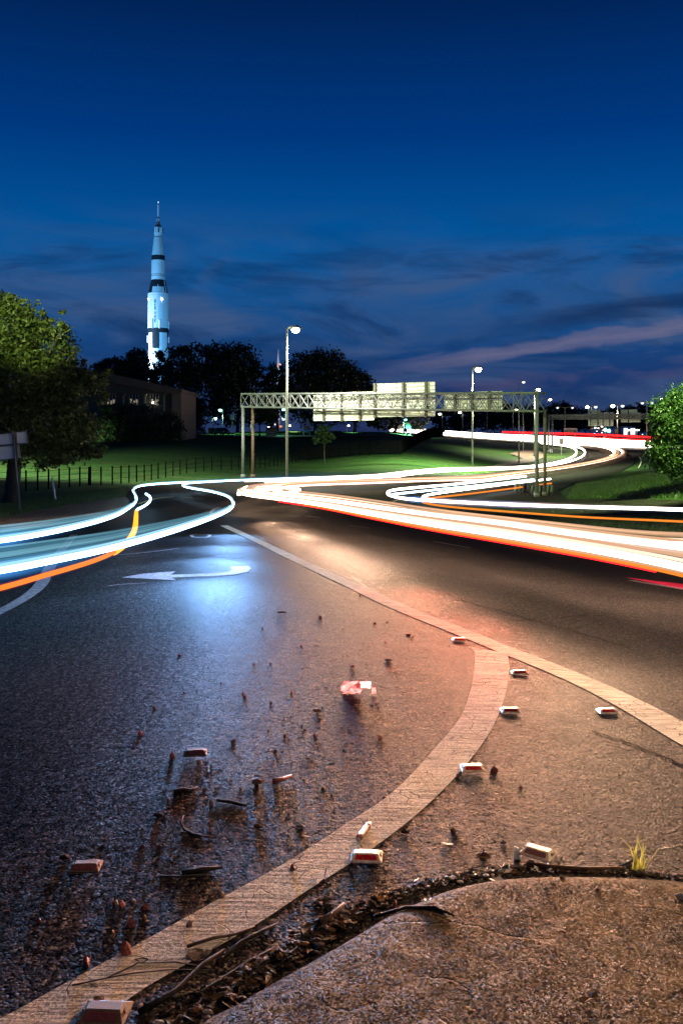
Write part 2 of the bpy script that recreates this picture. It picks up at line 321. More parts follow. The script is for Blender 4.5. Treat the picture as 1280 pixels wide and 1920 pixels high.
M['stone_grey'] = plain('grey_stone', (.20, .18, .15), .9, 0, .3, 60, .4); M['stone_grey'].node_tree.nodes['Principled BSDF'].inputs['Specular IOR Level'].default_value = .1
M['wood'] = plain('wet_dark_wood', (.030, .023, .018), .8, 0, .5, 40, .5); M['wood'].node_tree.nodes['Principled BSDF'].inputs['Specular IOR Level'].default_value = .08
M['drywood'] = plain('dry_brown_wood', (.10, .06, .036), .8, 0, .4, 40, .4); M['drywood'].node_tree.nodes['Principled BSDF'].inputs['Specular IOR Level'].default_value = .1
M['leafdead'] = plain('dead_leaf', (.11, .062, .026), .85, 0, .5, 50, .4); M['leafdead'].node_tree.nodes['Principled BSDF'].inputs['Specular IOR Level'].default_value = .1
M['paper'] = plain('pale_scrap', (.6, .56, .5), .6, 0, .3, 80, .3)
M['wire'] = plain('grey_wire', (.05, .05, .05), .9, 0, .2, 50, 0); M['wire'].node_tree.nodes['Principled BSDF'].inputs['Specular IOR Level'].default_value = .1
M['tyre'] = plain('tyre', (.015, .015, .015), .8, 0, .2, 20, .2)
M['cardark'] = plain('dark_car_paint', (.04, .05, .055), .2, .3, .1, 3, 0)
M['signgreen'] = plain('green_sign_face', (.0, .16, .075), .45, 0, .08, 2, 0)
M['signblue'] = plain('blue_sign_face', (.02, .06, .16), .5, 0, .1, 2, 0)
M['signdark'] = plain('dark_sign_face', (.04, .035, .05), .5, 0, .1, 2, 0)
M['signred'] = plain('maroon_sign_header', (.14, .03, .03), .5, 0, .1, 2, 0)
M['rocketwhite'] = plain('rocket_white', (.78, .78, .78), .5, 0, .06, .4, .03)
M['rocketblack'] = plain('rocket_black', (.02, .022, .03), .5, 0, .2, .5, .03)
M['rocketbrown'] = plain('rocket_brown', (.30, .20, .19), .6, 0, .2, .8, .05)
# ------------------------------------------------------------------ ground sheets
TH = np.radians(np.concatenate([np.arange(-180, -26, 6), np.arange(-26, 26.01, .55), np.arange(32, 180, 6)])); RR = np.exp(np.arange(math.log(.5), math.log(4500), .045))
def ground():
    A, B = np.meshgrid(TH, RR); X = B*np.sin(A); Y = B*np.cos(A); r = np.hypot(X, Y)
    Z = EYE - depth(X, Y) - .02 - .0005*np.minimum(r, 400); nr, nt = X.shape
    V = np.stack([X, Y, Z], -1).reshape(-1, 3); V = np.vstack([V, [[0, 0, -.03]]]); i = np.arange(nr*nt).reshape(nr, nt); j = np.roll(i, -1, 1)
    Q = np.stack([i[:-1], i[1:], j[1:], j[:-1]], -1).reshape(-1, 4)
    o = npmesh('ground', V, Q, M['grass']); tag(o, kind='structure'); return o
ground()
def densify(poly, d=.06):
    out = []
    for a, b in zip(poly, poly[1:]+poly[:1]):
        a = np.array(a[:2], float); b = np.array(b[:2], float); r = max(.6, min(np.hypot(*a), np.hypot(*b))); n = max(1, int(np.hypot(*(b-a))/(r*d)))
        out += [a+(b-a)*k/n for k in range(n)]
    return out
def sheet(name, poly, m, dz=0., kz=0., kind='structure', hf=None, grid=None, parent=None):
    """a sheet that follows the land, bounded by a polygon in plan (x, y)"""
    po = densify([tuple(p[:2]) for p in poly]) if grid is None else [np.array(p[:2]) for p in poly]
    f = (lambda p: (4*math.atan2(p[0], p[1]), math.log(math.hypot(p[0], p[1])))) if grid is None else (lambda p: (p[0], p[1]))
    q = [f(p) for p in po]; n = len(q); lo = np.min(q, 0); hi = np.max(q, 0)
    if grid is None: pts = [(4*a, math.log(b)) for b in RR for a in TH if lo[0] < 4*a < hi[0] and lo[1] < math.log(b) < hi[1]]
    else: pts = [(x, y) for x in np.arange(lo[0], hi[0], grid) for y in np.arange(lo[1], hi[1], grid)]
    r = mgeo.delaunay_2d_cdt([Vector(v) for v in q+pts], [(k, (k+1) % n) for k in range(n)], [], 1, 1e-6)
    vv = np.array([tuple(v) for v in r[0]]); 
    if grid is None: R = np.exp(vv[:, 1]); X = R*np.sin(vv[:, 0]/4); Y = R*np.cos(vv[:, 0]/4)
    else: X = vv[:, 0]; Y = vv[:, 1]
    Z = EYE - depth(X, Y) + dz + kz*np.hypot(X, Y)
    if hf is not None: Z = Z + hf(X, Y)
    fc = [tuple(reversed(t_)) if ((X[t_[1]]-X[t_[0]])*(Y[t_[2]]-Y[t_[0]])-(X[t_[2]]-X[t_[0]])*(Y[t_[1]]-Y[t_[0]])) < 0 else tuple(t_) for t_ in r[2] if len(t_) == 3]
    o = npmesh(name, np.stack([X, Y, Z], -1), fc, m, parent); o.data.polygons.foreach_set('use_smooth', [True]*len(o.data.polygons)); return tag(o, kind=kind)
G = lambda l: [gp(*p) for p in l]
main = G([(-200, 990), (0, 972), (60, 957), (130, 945), (235, 930), (246, 917), (300, 907), (400, 902), (500, 900), (640, 897.5), (760, 894), (860, 890), (950, 882), (1040, 868), (1080, 857), (1094, 847), (1075, 839), (1030, 833), (960, 829)]) + \
       [on(1110, 238), on(1212, 212)] + G([(1200, 853), (1194, 858), (1184, 872), (1165, 882), (1140, 893), (1079, 906), (1045, 919), (1062, 936), (1280, 938), (1480, 938), (1480, 960), (1280, 966), (1100, 968), (985, 973), (1100, 984), (1280, 1003), (1480, 1028)]) + \
       [Vector((11, 14, 0)), Vector((12, 4, 0)), Vector((12, .45, 0)), Vector((-12, .45, 0)), Vector((-15, 14, 0))]
sheet('road_surface', main, M['asphalt'])
b = MB(); b.quad((-12, -14, 0), (12, -14, 0), (12, .449, 0), (-12, .449, 0)); tag(b.build('road_surface', M['asphalt']), kind='structure')
sheet('shoulder', G([(-200, 990), (0, 972), (60, 957), (130, 945), (235, 931), (243, 940), (238, 953), (120, 975), (0, 1000), (-200, 1035)]), M['shoulder'], .006, .0002)
HWC = [np.array(on(x, z)[:2]) for x, z in ((640, 330), (740, 300), (835, 272), (1000, 256), (1110, 238), (1215, 221), (1400, 205), (1700, 185))]
HW = spline(HWC, 12)
def offs(path, d):
    out = []
    for k in range(len(path)):
        t_ = path[min(k+1, len(path)-1)] - path[max(k-1, 0)]; t_ = t_/np.hypot(*t_[:2]); out.append(np.array([path[k][0]+t_[1]*d, path[k][1]-t_[0]*d]))
    return out
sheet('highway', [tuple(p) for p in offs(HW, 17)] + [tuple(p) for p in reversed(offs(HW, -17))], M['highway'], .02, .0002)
# dirt worn into the grass of the mound, and the pale strips of the parking lane in front of the trees
M['dirt'] = plain('bare_dirt', (.13, .09, .06), .9, 0, .35, 1.2, .3)
sheet('dirt_patch', G([(955, 850), (985, 843), (1012, 846), (1022, 856), (1000, 866), (975, 870), (935, 876), (900, 880), (940, 868), (980, 860)]), M['dirt'], .0, .0001)
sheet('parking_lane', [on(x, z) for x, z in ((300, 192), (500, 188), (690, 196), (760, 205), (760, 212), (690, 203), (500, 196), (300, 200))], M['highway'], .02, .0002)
# ------------------------------------------------------------------ painted lines
def edges(name, up, lo, m, dz=.0022, n=8, kz=.0002, name2=None):
    """paint between two pixel edges, laid on the road"""
    a = [gp(*p) for p in spline(up, n)]; b_ = [gp(*p) for p in spline(lo, n)]
    def res(l, k):
        d = [0]; 
        for p, q in zip(l, l[1:]): d.append(d[-1]+(q-p).length)
        xs = np.linspace(0, d[-1], k); return np.stack([np.interp(xs, d, [p[i] for p in l]) for i in range(2)], -1)
    k = 90; A = res(a, k); B = res(b_, k); V = []; w = 4
    for j in range(w+1): 
        C = A+(B-A)*j/w; V.append(np.column_stack([C, EYE-depth(C[:, 0], C[:, 1])+dz+kz*np.hypot(C[:, 0], C[:, 1])]))
    V = np.concatenate(V); Q = [(j*k+i, j*k+i+1, (j+1)*k+i+1, (j+1)*k+i) for j in range(w) for i in range(k-1)]
    return tag(npmesh(name, V, Q, m), kind='structure')
edges('road_marking', [(-170, 1992), (-60, 1940), (30, 1897), (92, 1862), (240, 1782), (400, 1693), (537, 1618), (650, 1545), (740, 1483), (820, 1398), (862, 1346), (882, 1293), (889, 1245), (888, 1222), (876, 1213)],
      [(-60, 2060), (90, 1962), (217, 1892), (270, 1855), (375, 1795), (480, 1735), (581, 1668), (697, 1593), (790, 1520), (860, 1450), (915, 1378), (945, 1310), (954, 1250), (950, 1226)], M['paint'])
def line(name, pts, w, m, dz=.005, n=10, kz=.0002, world=False):
    c_ = [np.array(gp(*p)[:2]) for p in spline(pts, n)] if not world else [np.array(p[:2]) for p in pts]
    L = offs(c_, -w/2); R = offs(c_, w/2); k = len(L); C = np.array(L+R); V = np.column_stack([C, EYE-depth(C[:, 0], C[:, 1])+dz+kz*np.hypot(C[:, 0], C[:, 1])])
    return tag(npmesh(name, V, [(i, k+i, k+i+1, i+1) for i in range(k-1)], m), kind='structure')
line('road_marking', [(3400, 2900), (2400, 2150), (1750, 1670), (1400, 1446), (1280, 1377), (1180, 1321), (1080, 1273), (950, 1220), (850, 1180), (745, 1138), (660, 1098), (560, 1052), (490, 1018), (420, 986)], .2, M['paint'], .0042)
line('road_marking', [(-120, 1205), (0, 1148), (50, 1120), (76, 1098), (88, 1075), (110, 1040), (140, 1003)], .16, M['pinkpaint'])
for a, b_ in (((1180, 1089), (1290, 1107)), ((814, 1016), (882, 1028)), ((655, 986), (690, 990)), ((575, 968), (600, 971)), ((720, 947), (745, 938)), ((1232, 1022), (1300, 1028))):
    line('road_marking', [a, ((a[0]+b_[0])/2, (a[1]+b_[1])/2), b_], .11, M['pinkpaint'], n=4)
line('road_marking', [(380, 936), (330, 932), (290, 936), (260, 945)], .1, plain('yellow_road_paint', (.5, .33, .05), .7, 0, .3, 20), n=6)
line('road_marking', [(1198, 857), (1201, 866), (1196, 878)], .12, M['paint'], n=6)
def flat(name, px, m, dz=.0055): return sheet(name, G(px), m, dz, .0002)
flat('road_marking', [(228, 1084), (268, 1077), (330, 1072), (320, 1079), (400, 1076), (428, 1073), (436, 1069), (430, 1063), (466, 1062), (471, 1067), (464, 1073), (440, 1078), (400, 1081), (322, 1084), (330, 1089), (290, 1087)], M['pinkpaint'])
line('road_marking', [(362, 1008), (359, 1004), (372, 1002.5), (390, 1003), (393, 1006), (382, 1008.5), (362, 1008)], .07, M['pinkpaint'], n=6)
line('road_marking', [(412, 952), (402, 955), (396, 962), (404, 968)], .12, M['pinkpaint'], n=6)
line('road_marking', [(203, 1100), (225, 1097), (275, 1094)], .03, M['pinkpaint'], n=4); line('road_marking', [(215, 1042), (280, 1036), (335, 1029)], .035, M['pinkpaint'], n=4)
# sealed cracks and tyre scuffs on the asphalt: thin dark tar lines
M['tar'] = plain('tar_seal', (.010, .009, .009), .95, 0, .2, 30, .2); M['tar'].node_tree.nodes['Principled BSDF'].inputs['Specular IOR Level'].default_value = 0
for pts in ([(948, 1166), (1020, 1161), (1100, 1156), (1200, 1152), (1300, 1156)], [(860, 1125), (950, 1150), (1060, 1180), (1180, 1215)], [(1110, 1372), (1170, 1392), (1240, 1420), (1300, 1448)]):
    c_ = [(x+random.uniform(-3, 3), y+random.uniform(-1.2, 1.2)) for x, y in [tuple(q) for q in spline(pts, 6)]]; line('tar_seam', c_, .012, M['tar'], .004, n=2)
# ------------------------------------------------------------------ concrete island (gore nose)
isl = G(spline([(270, 2010), (360, 1937), (435, 1897), (512, 1852), (592, 1807), (665, 1764), (715, 1733), (770, 1707), (838, 1680), (915, 1663), (1000, 1656), (1090, 1655), (1180, 1658), (1290, 1666), (1420, 1685), (1600, 1722)], 8))
edge_xy = np.array([p[:2] for p in isl]); ipoly = [tuple(p[:2]) for p in isl] + [(1.6, 1.6), (1.6, .95), (-.55, .95)]
def ihf(X, Y):
    d = np.full(X.shape, 1e9)
    for a, b_ in zip(edge_xy, edge_xy[1:]):
        ab = b_-a; u = np.clip(((X-a[0])*ab[0]+(Y-a[1])*ab[1])/max(1e-9, ab@ab), 0, 1); d = np.minimum(d, np.hypot(X-a[0]-u*ab[0], Y-a[1]-u*ab[1]))
    u = np.clip(d/.13, 0, 1); n = .0015*np.sin(X*31+1.3*np.sin(Y*17))*np.sin(Y*23+np.sin(X*13))
    return .048*np.sqrt(1-(1-u)**2) + n*u
sheet('concrete_island', ipoly, M['concrete'], 0, hf=ihf, grid=.018)
ICE = lambda x, y: gz(x, y) + float(ihf(np.array([x]), np.array([y]))[0])
b = MB(); b.quad((-1.2, -6, .047), (6, -6, .047), (6, .9499, .047), (-.55, .9499, .047)); b.quad((1.6, .95, .047), (6, .95, .047), (6, 2.2, .047), (1.6, 1.6, .047)); tag(b.build('concrete_island', M['concrete']), kind='structure')
# ------------------------------------------------------------------ light trails
def glowm(name, col, st, pw=1.5):
    m, t, b = mat(name); t.n.remove(b); lw = t.add('ShaderNodeLayerWeight', {'Blend': .5}).outputs['Facing']
    fc = t.math('POWER', t.math('SUBTRACT', 1., lw, clamp=True), pw)
    e = t.add('ShaderNodeEmission', {'Color': col, 'Strength': t.math('MULTIPLY', fc, st)}); a = t.add('ShaderNodeAddShader', {0: e.outputs[0], 1: t.add('ShaderNodeBsdfTransparent').outputs[0]})
    t.l.new(a.outputs[0], t.n['Material Output'].inputs[0]); m.cycles.emission_sampling = 'NONE'; return m
WARM = (1, .70, .46); BLUE = (.40, .72, 1.)
M['warm'] = emis('warm_headlight', WARM, 16); M['blue'] = emis('cool_headlight', BLUE, 12); M['warmfar'] = emis('warm_headlight_far', (1, .88, .74), 9)
M['red'] = emis('red_taillight', (1, .02, .02), 2.2); M['amber'] = emis('amber_indicator', (1, .30, .02), 2.6); M['orange'] = emis('orange_light', (1, .27, .03), 1.1); M['redhot'] = emis('red_brake_light', (1, .015, .02), 3.5)
M['gwarm'] = glowm('warm_glow', (1, .42, .16), .40, 3.); M['gblue'] = glowm('blue_glow', (.08, .38, 1.), .40, 3.); M['cyan'] = glowm('cyan_streak', (.25, .62, .80), .30, .6); M['cyan2'] = glowm('deep_cyan_streak', (.12, .42, .60), .22, .5); M['gred2'] = glowm('red_streak', (1, .01, .06), .5, .8); M['gred'] = glowm('red_glow', (1, .02, .04), .35, 2)
M['gwhite'] = glowm('pale_glow', (1, .85, .7), .55, 1.5)
def path3(pix, h, n=8): return [gp(x, y, h) for x, y in spline(pix, n)]
def smooth(l, k=3):
    for _ in range(k): l = [l[0]] + [(a+b_*2+c_)/4 for a, b_, c_ in zip(l, l[1:], l[2:])] + [l[-1]]
    return l
def ext(l, d, bend=0., n=24):
    """carry a trail on past the edge of the view, along the road"""
    t_ = l[0]-l[4]; t_.z = 0; t_.normalize(); h0 = l[0].z-gz(l[0].x, l[0].y); p = l[0].copy(); o = []
    for k in range(n): t_ = Matrix.Rotation(bend/n, 3, 'Z') @ t_; p = p+t_*(d/n); o.append(Vector((p.x, p.y, gz(p.x, p.y)+h0)))
    return list(reversed(o))+l
def shift(l, lat, dh):
    c_ = offs([np.array(p[:2]) for p in l], lat); return [Vector((p[0], p[1], gz(*p)+(q[2]-gz(q[0], q[1]))+dh)) for p, q in zip(c_, l)]
def trail(l, r0, m, label, group, halo=None, hr=3.0, k=.0006, name='light_trail', bloom=None, taper=0.):
    n_ = len(l); tp = [min(1., .04+i/(n_*taper)) if taper else 1. for i in range(n_)]
    o = MB().tube(l, [(r0+k*p.y)*q for p, q in zip(l, tp)], 8).build(name, m, smooth=True); tag(o, label, 'light trail', group)
    if halo: MB().tube(l, [hr*(r0+k*p.y) for p in l], 10, cap=False).build('glow', halo, o, smooth=True)
    if bloom: MB().tube(l, [.10+.006*p.y for p in l], 14, cap=False).build('lit_air', bloom, o, smooth=True)  # wide emissive shell painting a faint bloom around the trail
    return o
Wp = smooth(path3([(1500, 1118), (1280, 1064), (1130, 1034), (1000, 1012), (925, 1000), (800, 981), (700, 964), (600, 946), (520, 935), (470, 929), (449, 923), (453, 917), (490, 912), (560, 908), (640, 905), (760, 900), (860, 896), (950, 888), (1040, 878), (1105, 867), (1140, 857), (1150, 849), (1140, 841), (1110, 835), (1060, 831)], .65)); Wp = ext(Wp, 14, .25)
M['airblue'] = glowm('blue_lit_air', (.06, .30, 1.), .055, 3.); M['airwarm'] = glowm('warm_lit_air', (1, .38, .14), .06, 3.)
NEAR = [p for p in Wp if p.y < 5.6]; 
g = 'headlight trails on the curving ramp'
M['cream_line'] = emis('cream_headlight', (1, .80, .62), 1.25); M['peach_line'] = emis('peach_headlight', (1, .56, .34), .80); M['pink_line'] = emis('pinkish_headlight', (1, .66, .58), .62); M['ice_line'] = emis('icy_headlight', (.42, .78, 1), .95)
for lat, dh, r, mm, halo, lab in ((0, 0, .022, 'warm', 'gwarm', 'thickest warm white headlight trail, lowest of the ramp bundle, sweeping past the gore'),
        (.02, .044, .009, 'cream_line', None, 'cream headlight line just above the thickest warm trail'), (.05, .068, .007, 'peach_line', None, 'thin peach headlight line two steps above the thickest warm trail'),
        (.03, -.040, .008, 'peach_line', None, 'peach headlight line hugging the underside of the thickest warm trail'), (.22, .10, .013, 'warm', 'gwarm', 'warm white headlight trail in the middle of the ramp bundle'),
        (.30, .06, .008, 'pink_line', None, 'pinkish headlight line just under the middle ramp trail'), (.35, .14, .006, 'peach_line', None, 'thin peach headlight line just above the middle ramp trail'),
        (1.5, .02, .020, 'warm', 'gwarm', 'second thick warm trail, forming the upper half of the ramp bundle'), (1.5, -.03, .010, 'pink_line', None, 'pinkish headlight line under the second thick warm trail'),
        (1.55, .064, .009, 'cream_line', None, 'cream headlight line above the second thick warm trail'), (1.75, .12, .006, 'peach_line', None, 'hair thin peach line along the top of the ramp bundle')):
    trail(shift(Wp, lat, dh), r, M[mm], lab, g, M[halo] if halo else None, bloom=M['airwarm'] if halo and dh < .05 else None)
rt = random.Random(5)
M['rose_line'] = glowm('translucent_rose_streak', (1, .50, .30), .16, .4); M['gold_line'] = glowm('translucent_gold_streak', (1, .62, .30), .20, .4)
for k in range(22):
    lat = rt.choice((rt.uniform(-.05, .5), rt.uniform(1.2, 2.1), rt.uniform(.5, 1.3))); trail(shift(Wp, lat, rt.uniform(-.05, .15)), rt.uniform(.004, .011), M[rt.choice(('rose_line', 'gold_line'))], 'hair thin warm streak inside the ramp trail bundle', 'hair thin warm streaks of the ramp bundle')
for lat, dh, lab in ((-5.0, 0, 'warm headlight trail on the inner lane of the far ramp bend'), (-6.5, .05, 'innermost warm headlight trail on the far ramp bend')):
    trail(shift([p for p in Wp if p.y > 60], lat, dh), .03, M['warmfar'], lab, g, M['gwarm'])
trail([p for p in shift(Wp, .03, -.065) if p.y < 26], .007, M['orange'], 'orange fringe line under the thickest warm headlight trail', g)
trail([p for p in shift(Wp, .04, -.082) if 7.5 < p.y < 30], .0045, M['redhot'], 'thin red line under the orange fringe of the warm trail', g)
trail(smooth(path3([(1175, 1083), (1230, 1092), (1280, 1100), (1420, 1124)], .45, 6)), .022, M['gred2'], 'translucent red tail light streak low at the picture edge', g, taper=.8)
W2 = smooth(path3([(447, 926), (470, 921), (510, 917), (545, 915), (562, 919), (545, 924), (520, 926)], .75)); trail(W2, .035, M['warm'], 'short warm hook of light inside the ramp turn', g, M['gwarm'])
Bp = smooth(path3([(-160, 1094), (0, 1070), (100, 1051), (200, 1030), (300, 1003), (380, 977), (425, 958), (437, 945), (430, 932), (400, 922), (365, 916), (344, 911), (350, 906), (390, 903), (450, 900), (550, 897), (650, 895.5), (750, 893.5)], .65)); Bp = ext(Bp, 12, -.3)
Bq = smooth(path3([(-160, 1032), (0, 1014), (80, 1001), (150, 986), (210, 969), (240, 953), (254, 941), (255, 929), (250, 918), (262, 911), (295, 907), (350, 904), (420, 901.5)], .65)); Bq = ext(Bq, 12, -.3)
g = 'blue white headlight trails at the junction'
trail(Bp, .017, M['blue'], 'bright blue white trail with an S bend crossing the turn lane', g, M['gblue'], 3.4, bloom=M['airblue'])
trail(shift(Bp, .0, .034), .006, M['ice_line'], 'fine blue white line just above the S bend trail', g)
trail(Bq, .017, M['blue'], 'bright blue white trail bending beside the brown shoulder', g, M['gblue'], 3.4, bloom=M['airblue'])
trail(shift(Bq, .0, .034), .006, M['ice_line'], 'fine blue white line above the trail by the brown shoulder', g)
for nm, base, lim in (('the S bend trail', Bp, 17), ('the trail by the brown shoulder', Bq, 22)):
    nb = [p for p in base if p.y < lim]; L_ = len(nb)
    for k, hh in enumerate((.052, .074, .100, .122, .150, .172)):
        l = [p + Vector((0, 0, .02+(hh-.02)*(1-.8*(i/(L_-1))**2))) for i, p in enumerate(nb)]
        trail(l, (.006, .0085, .005, .0095, .006, .004)[k], M[('cyan', 'cyan2', 'cyan')[k % 3]], ['lowest', 'second lowest', 'third', 'fourth', 'second highest', 'topmost'][k] + ' faint cyan streak over ' + nm, 'faint cyan streaks')
A_ = smooth(path3([(256, 958), (255, 975), (253, 992), (243, 1012), (222, 1030), (196, 1044), (150, 1060), (80, 1080), (0, 1103), (-120, 1130)], .55, 6)); A_ = list(reversed(ext(list(reversed(A_)), 10, -.3)))
A1_ = [p for p in A_ if p.y > 8.2]; A2_ = [p for p in A_ if p.y <= 8.4]
trail(A1_, .024, M['amber'], 'yellow amber indicator trail dropping between the blue trails', 'amber trails', None)
trail(A2_, .014, M['orange'], 'orange indicator trail under the blue S bend trail', 'amber trails', M['gred'], 1.6)
trail(smooth(path3([(274, 926), (282, 932), (281, 940), (272, 948), (258, 955)], .6, 6)), .012, M['blue'], 'small curled blue white hook inside the junction', 'blue white headlight trails at the junction')
Cp = smooth(path3([(1500, 966), (1280, 956), (1100, 951), (960, 946), (850, 941), (770, 936), (738, 931), (726, 925), (736, 919), (780, 914), (850, 908), (930, 899), (985, 893)], .65)); Cp = ext(Cp, 30)
g = 'trails on the second carriageway'
trail(Cp, .028, M['warmfar'], 'white trail looping on the second carriageway beyond the ramp', g, M['gblue'])
trail(ext(smooth(path3([(1500, 965), (1280, 955), (1100, 950), (960, 946), (850, 941), (805, 937), (792, 932), (812, 926), (900, 914), (970, 905), (1031, 898)], .68)), 30), .022, M['warmfar'], 'warm white trail with a tight hook on the second carriageway', g, M['gwarm'])
trail(smooth(path3([(735, 927), (790, 921), (860, 914), (940, 906), (1000, 899)], .7)), .014, M['blue'], 'short cool white trail above the hook on the second carriageway', g)
trail(ext(smooth(path3([(1500, 990), (1280, 978), (1100, 970), (960, 960), (850, 951), (800, 944), (791, 939), (806, 934), (870, 927), (950, 917), (1033, 906)], .55)), 30), .012, M['orange'], 'orange trail running below the white loop on the second carriageway', g)
g = 'highway trails'
for k, (lat, hh, r, m, lab) in enumerate(((-14.5, .7, .30, 'warmfar', 'white headlight trail in the lane of the highway closest to the ramp'), (-11.5, .75, .40, 'warmfar', 'wide white headlight trail in the second highway lane'), (-8.5, .8, .42, 'warmfar', 'white headlight trail in the middle of the oncoming highway lanes'), (-5.5, .8, .40, 'warmfar', 'white headlight trail beside the highway median wall'), (-3.5, 1.3, .25, 'warmfar', 'high white truck light trail beside the highway median wall'),
        (3.5, .9, .30, 'red', 'red tail light trail just behind the highway median wall'), (7, 1.0, .35, 'red', 'red tail light trail in the middle of the far highway lanes'), (10.5, 1.0, .35, 'red', 'red tail light trail along the outer far highway lane'), (9, 2.0, .25, 'red', 'high red truck light trail over the far highway lanes'))):
    c_ = offs(HW, -lat); l = [Vector((p[0], p[1], gz(*p)+hh)) for p in c_]; lo_ = 22 if lat < 0 else 30
    trail(smooth(l[lo_:]), r, M[m], lab, g, None, k=.0)
med = offs(HW, 0); b = MB()
for a, c_ in zip(med[20:], med[21:]): b.quad((a[0], a[1], gz(*a)), (c_[0], c_[1], gz(*c_)), (c_[0], c_[1], gz(*c_)+.85), (a[0], a[1], gz(*a)+.85)); b.quad((c_[0], c_[1]+.3, gz(*c_)), (a[0], a[1]+.3, gz(*a)), (a[0], a[1]+.3, gz(*a)+.85), (c_[0], c_[1]+.3, gz(*c_)+.85)); b.quad((a[0], a[1], gz(*a)+.85), (c_[0], c_[1], gz(*c_)+.85), (c_[0], c_[1]+.3, gz(*c_)+.85), (a[0], a[1]+.3, gz(*a)+.85))
tag(b.build('median_wall', M['trim']), 'low concrete median wall between the red and white highway trails', 'barrier')
# headlight and tail light beams: spot lamps along trails, aimed at what they light
def beam(p, d, watt, col, size=75, rad=.25):
    l = bpy.data.lights.new('headlight_beam', 'SPOT'); l.energy = watt; l.color = col; l.spot_size = math.radians(size); l.spot_blend = 1; l.shadow_soft_size = rad
    o = bpy.data.objects.new('headlight_beam', l); COL.objects.link(o); o.location = p; o.rotation_euler = Vector(d).to_track_quat('-Z', 'Y').to_euler(); return o
def beams(pth, ys, watt, col, tilt=-.05, aim=None, up=.12, size=75):
    for y in ys:
        k = min(range(2, len(pth)-2), key=lambda i: abs(pth[i].y-y)); d = (pth[k-2]-pth[k+2]).normalized()
        if aim is not None: d = (Vector(aim)-pth[k]).normalized()
        d = Vector((d.x, d.y, d.z+tilt)); beam(pth[k]+Vector((0, 0, up))+d*.15, d, watt, col, size)
WB = [p for p in Wp if p.y < 39][::1]
beams(WB, (8.5, 9.5, 10.5, 12, 13.5, 15, 17, 19, 21, 24, 27, 31), 1550, (1, .57, .33), aim=(1.5, 4.2, .25), tilt=0, up=.3, size=52)
beams(WB, (17, 19, 21, 24, 27, 31), 3300, (1, .60, .40), aim=(1.9, 8.5, -.1), tilt=0, up=.2, size=44)
beams(WB, (13, 15, 17, 19, 22, 25), 7000, (1, .60, .40), aim=(4.6, 8.5, -.4), tilt=0, up=.6, size=50)
for y, w_ in ((30, 900), (40, 1500)):
    k = min(range(len(Bq)), key=lambda i: abs(Bq[i].y-y)); p = Bq[k]; beam(p+Vector((-.3, 0, .15)), gp(40, 985)+Vector((0, 0, .3))-p, w_, (1, .72, .60), 60)
BB = Bp[:int(len(Bp)*.62)]
beams(BB, (13, 16, 19, 24), 4700, (.24, .50, 1), aim=(-1.9, 3.8, .2), tilt=0, up=.3, size=62)
for y, c_ in ((40, 640), (44, 760), (52, 880)):
    k = min(range(len(Wp)), key=lambda i: abs(Wp[i].y-y)); p = Wp[k]; beam(p+Vector((0, 0, .1)), P(c_, 752, 80)-p, 4200, (1, .88, .55), 46)
RB = [p for p in Wp if 6 < p.y < 13]; beams(RB, (8, 10, 12), 950, (1, .06, .03), aim=(-.5, 5.6, 0), tilt=0, up=.25, size=60)
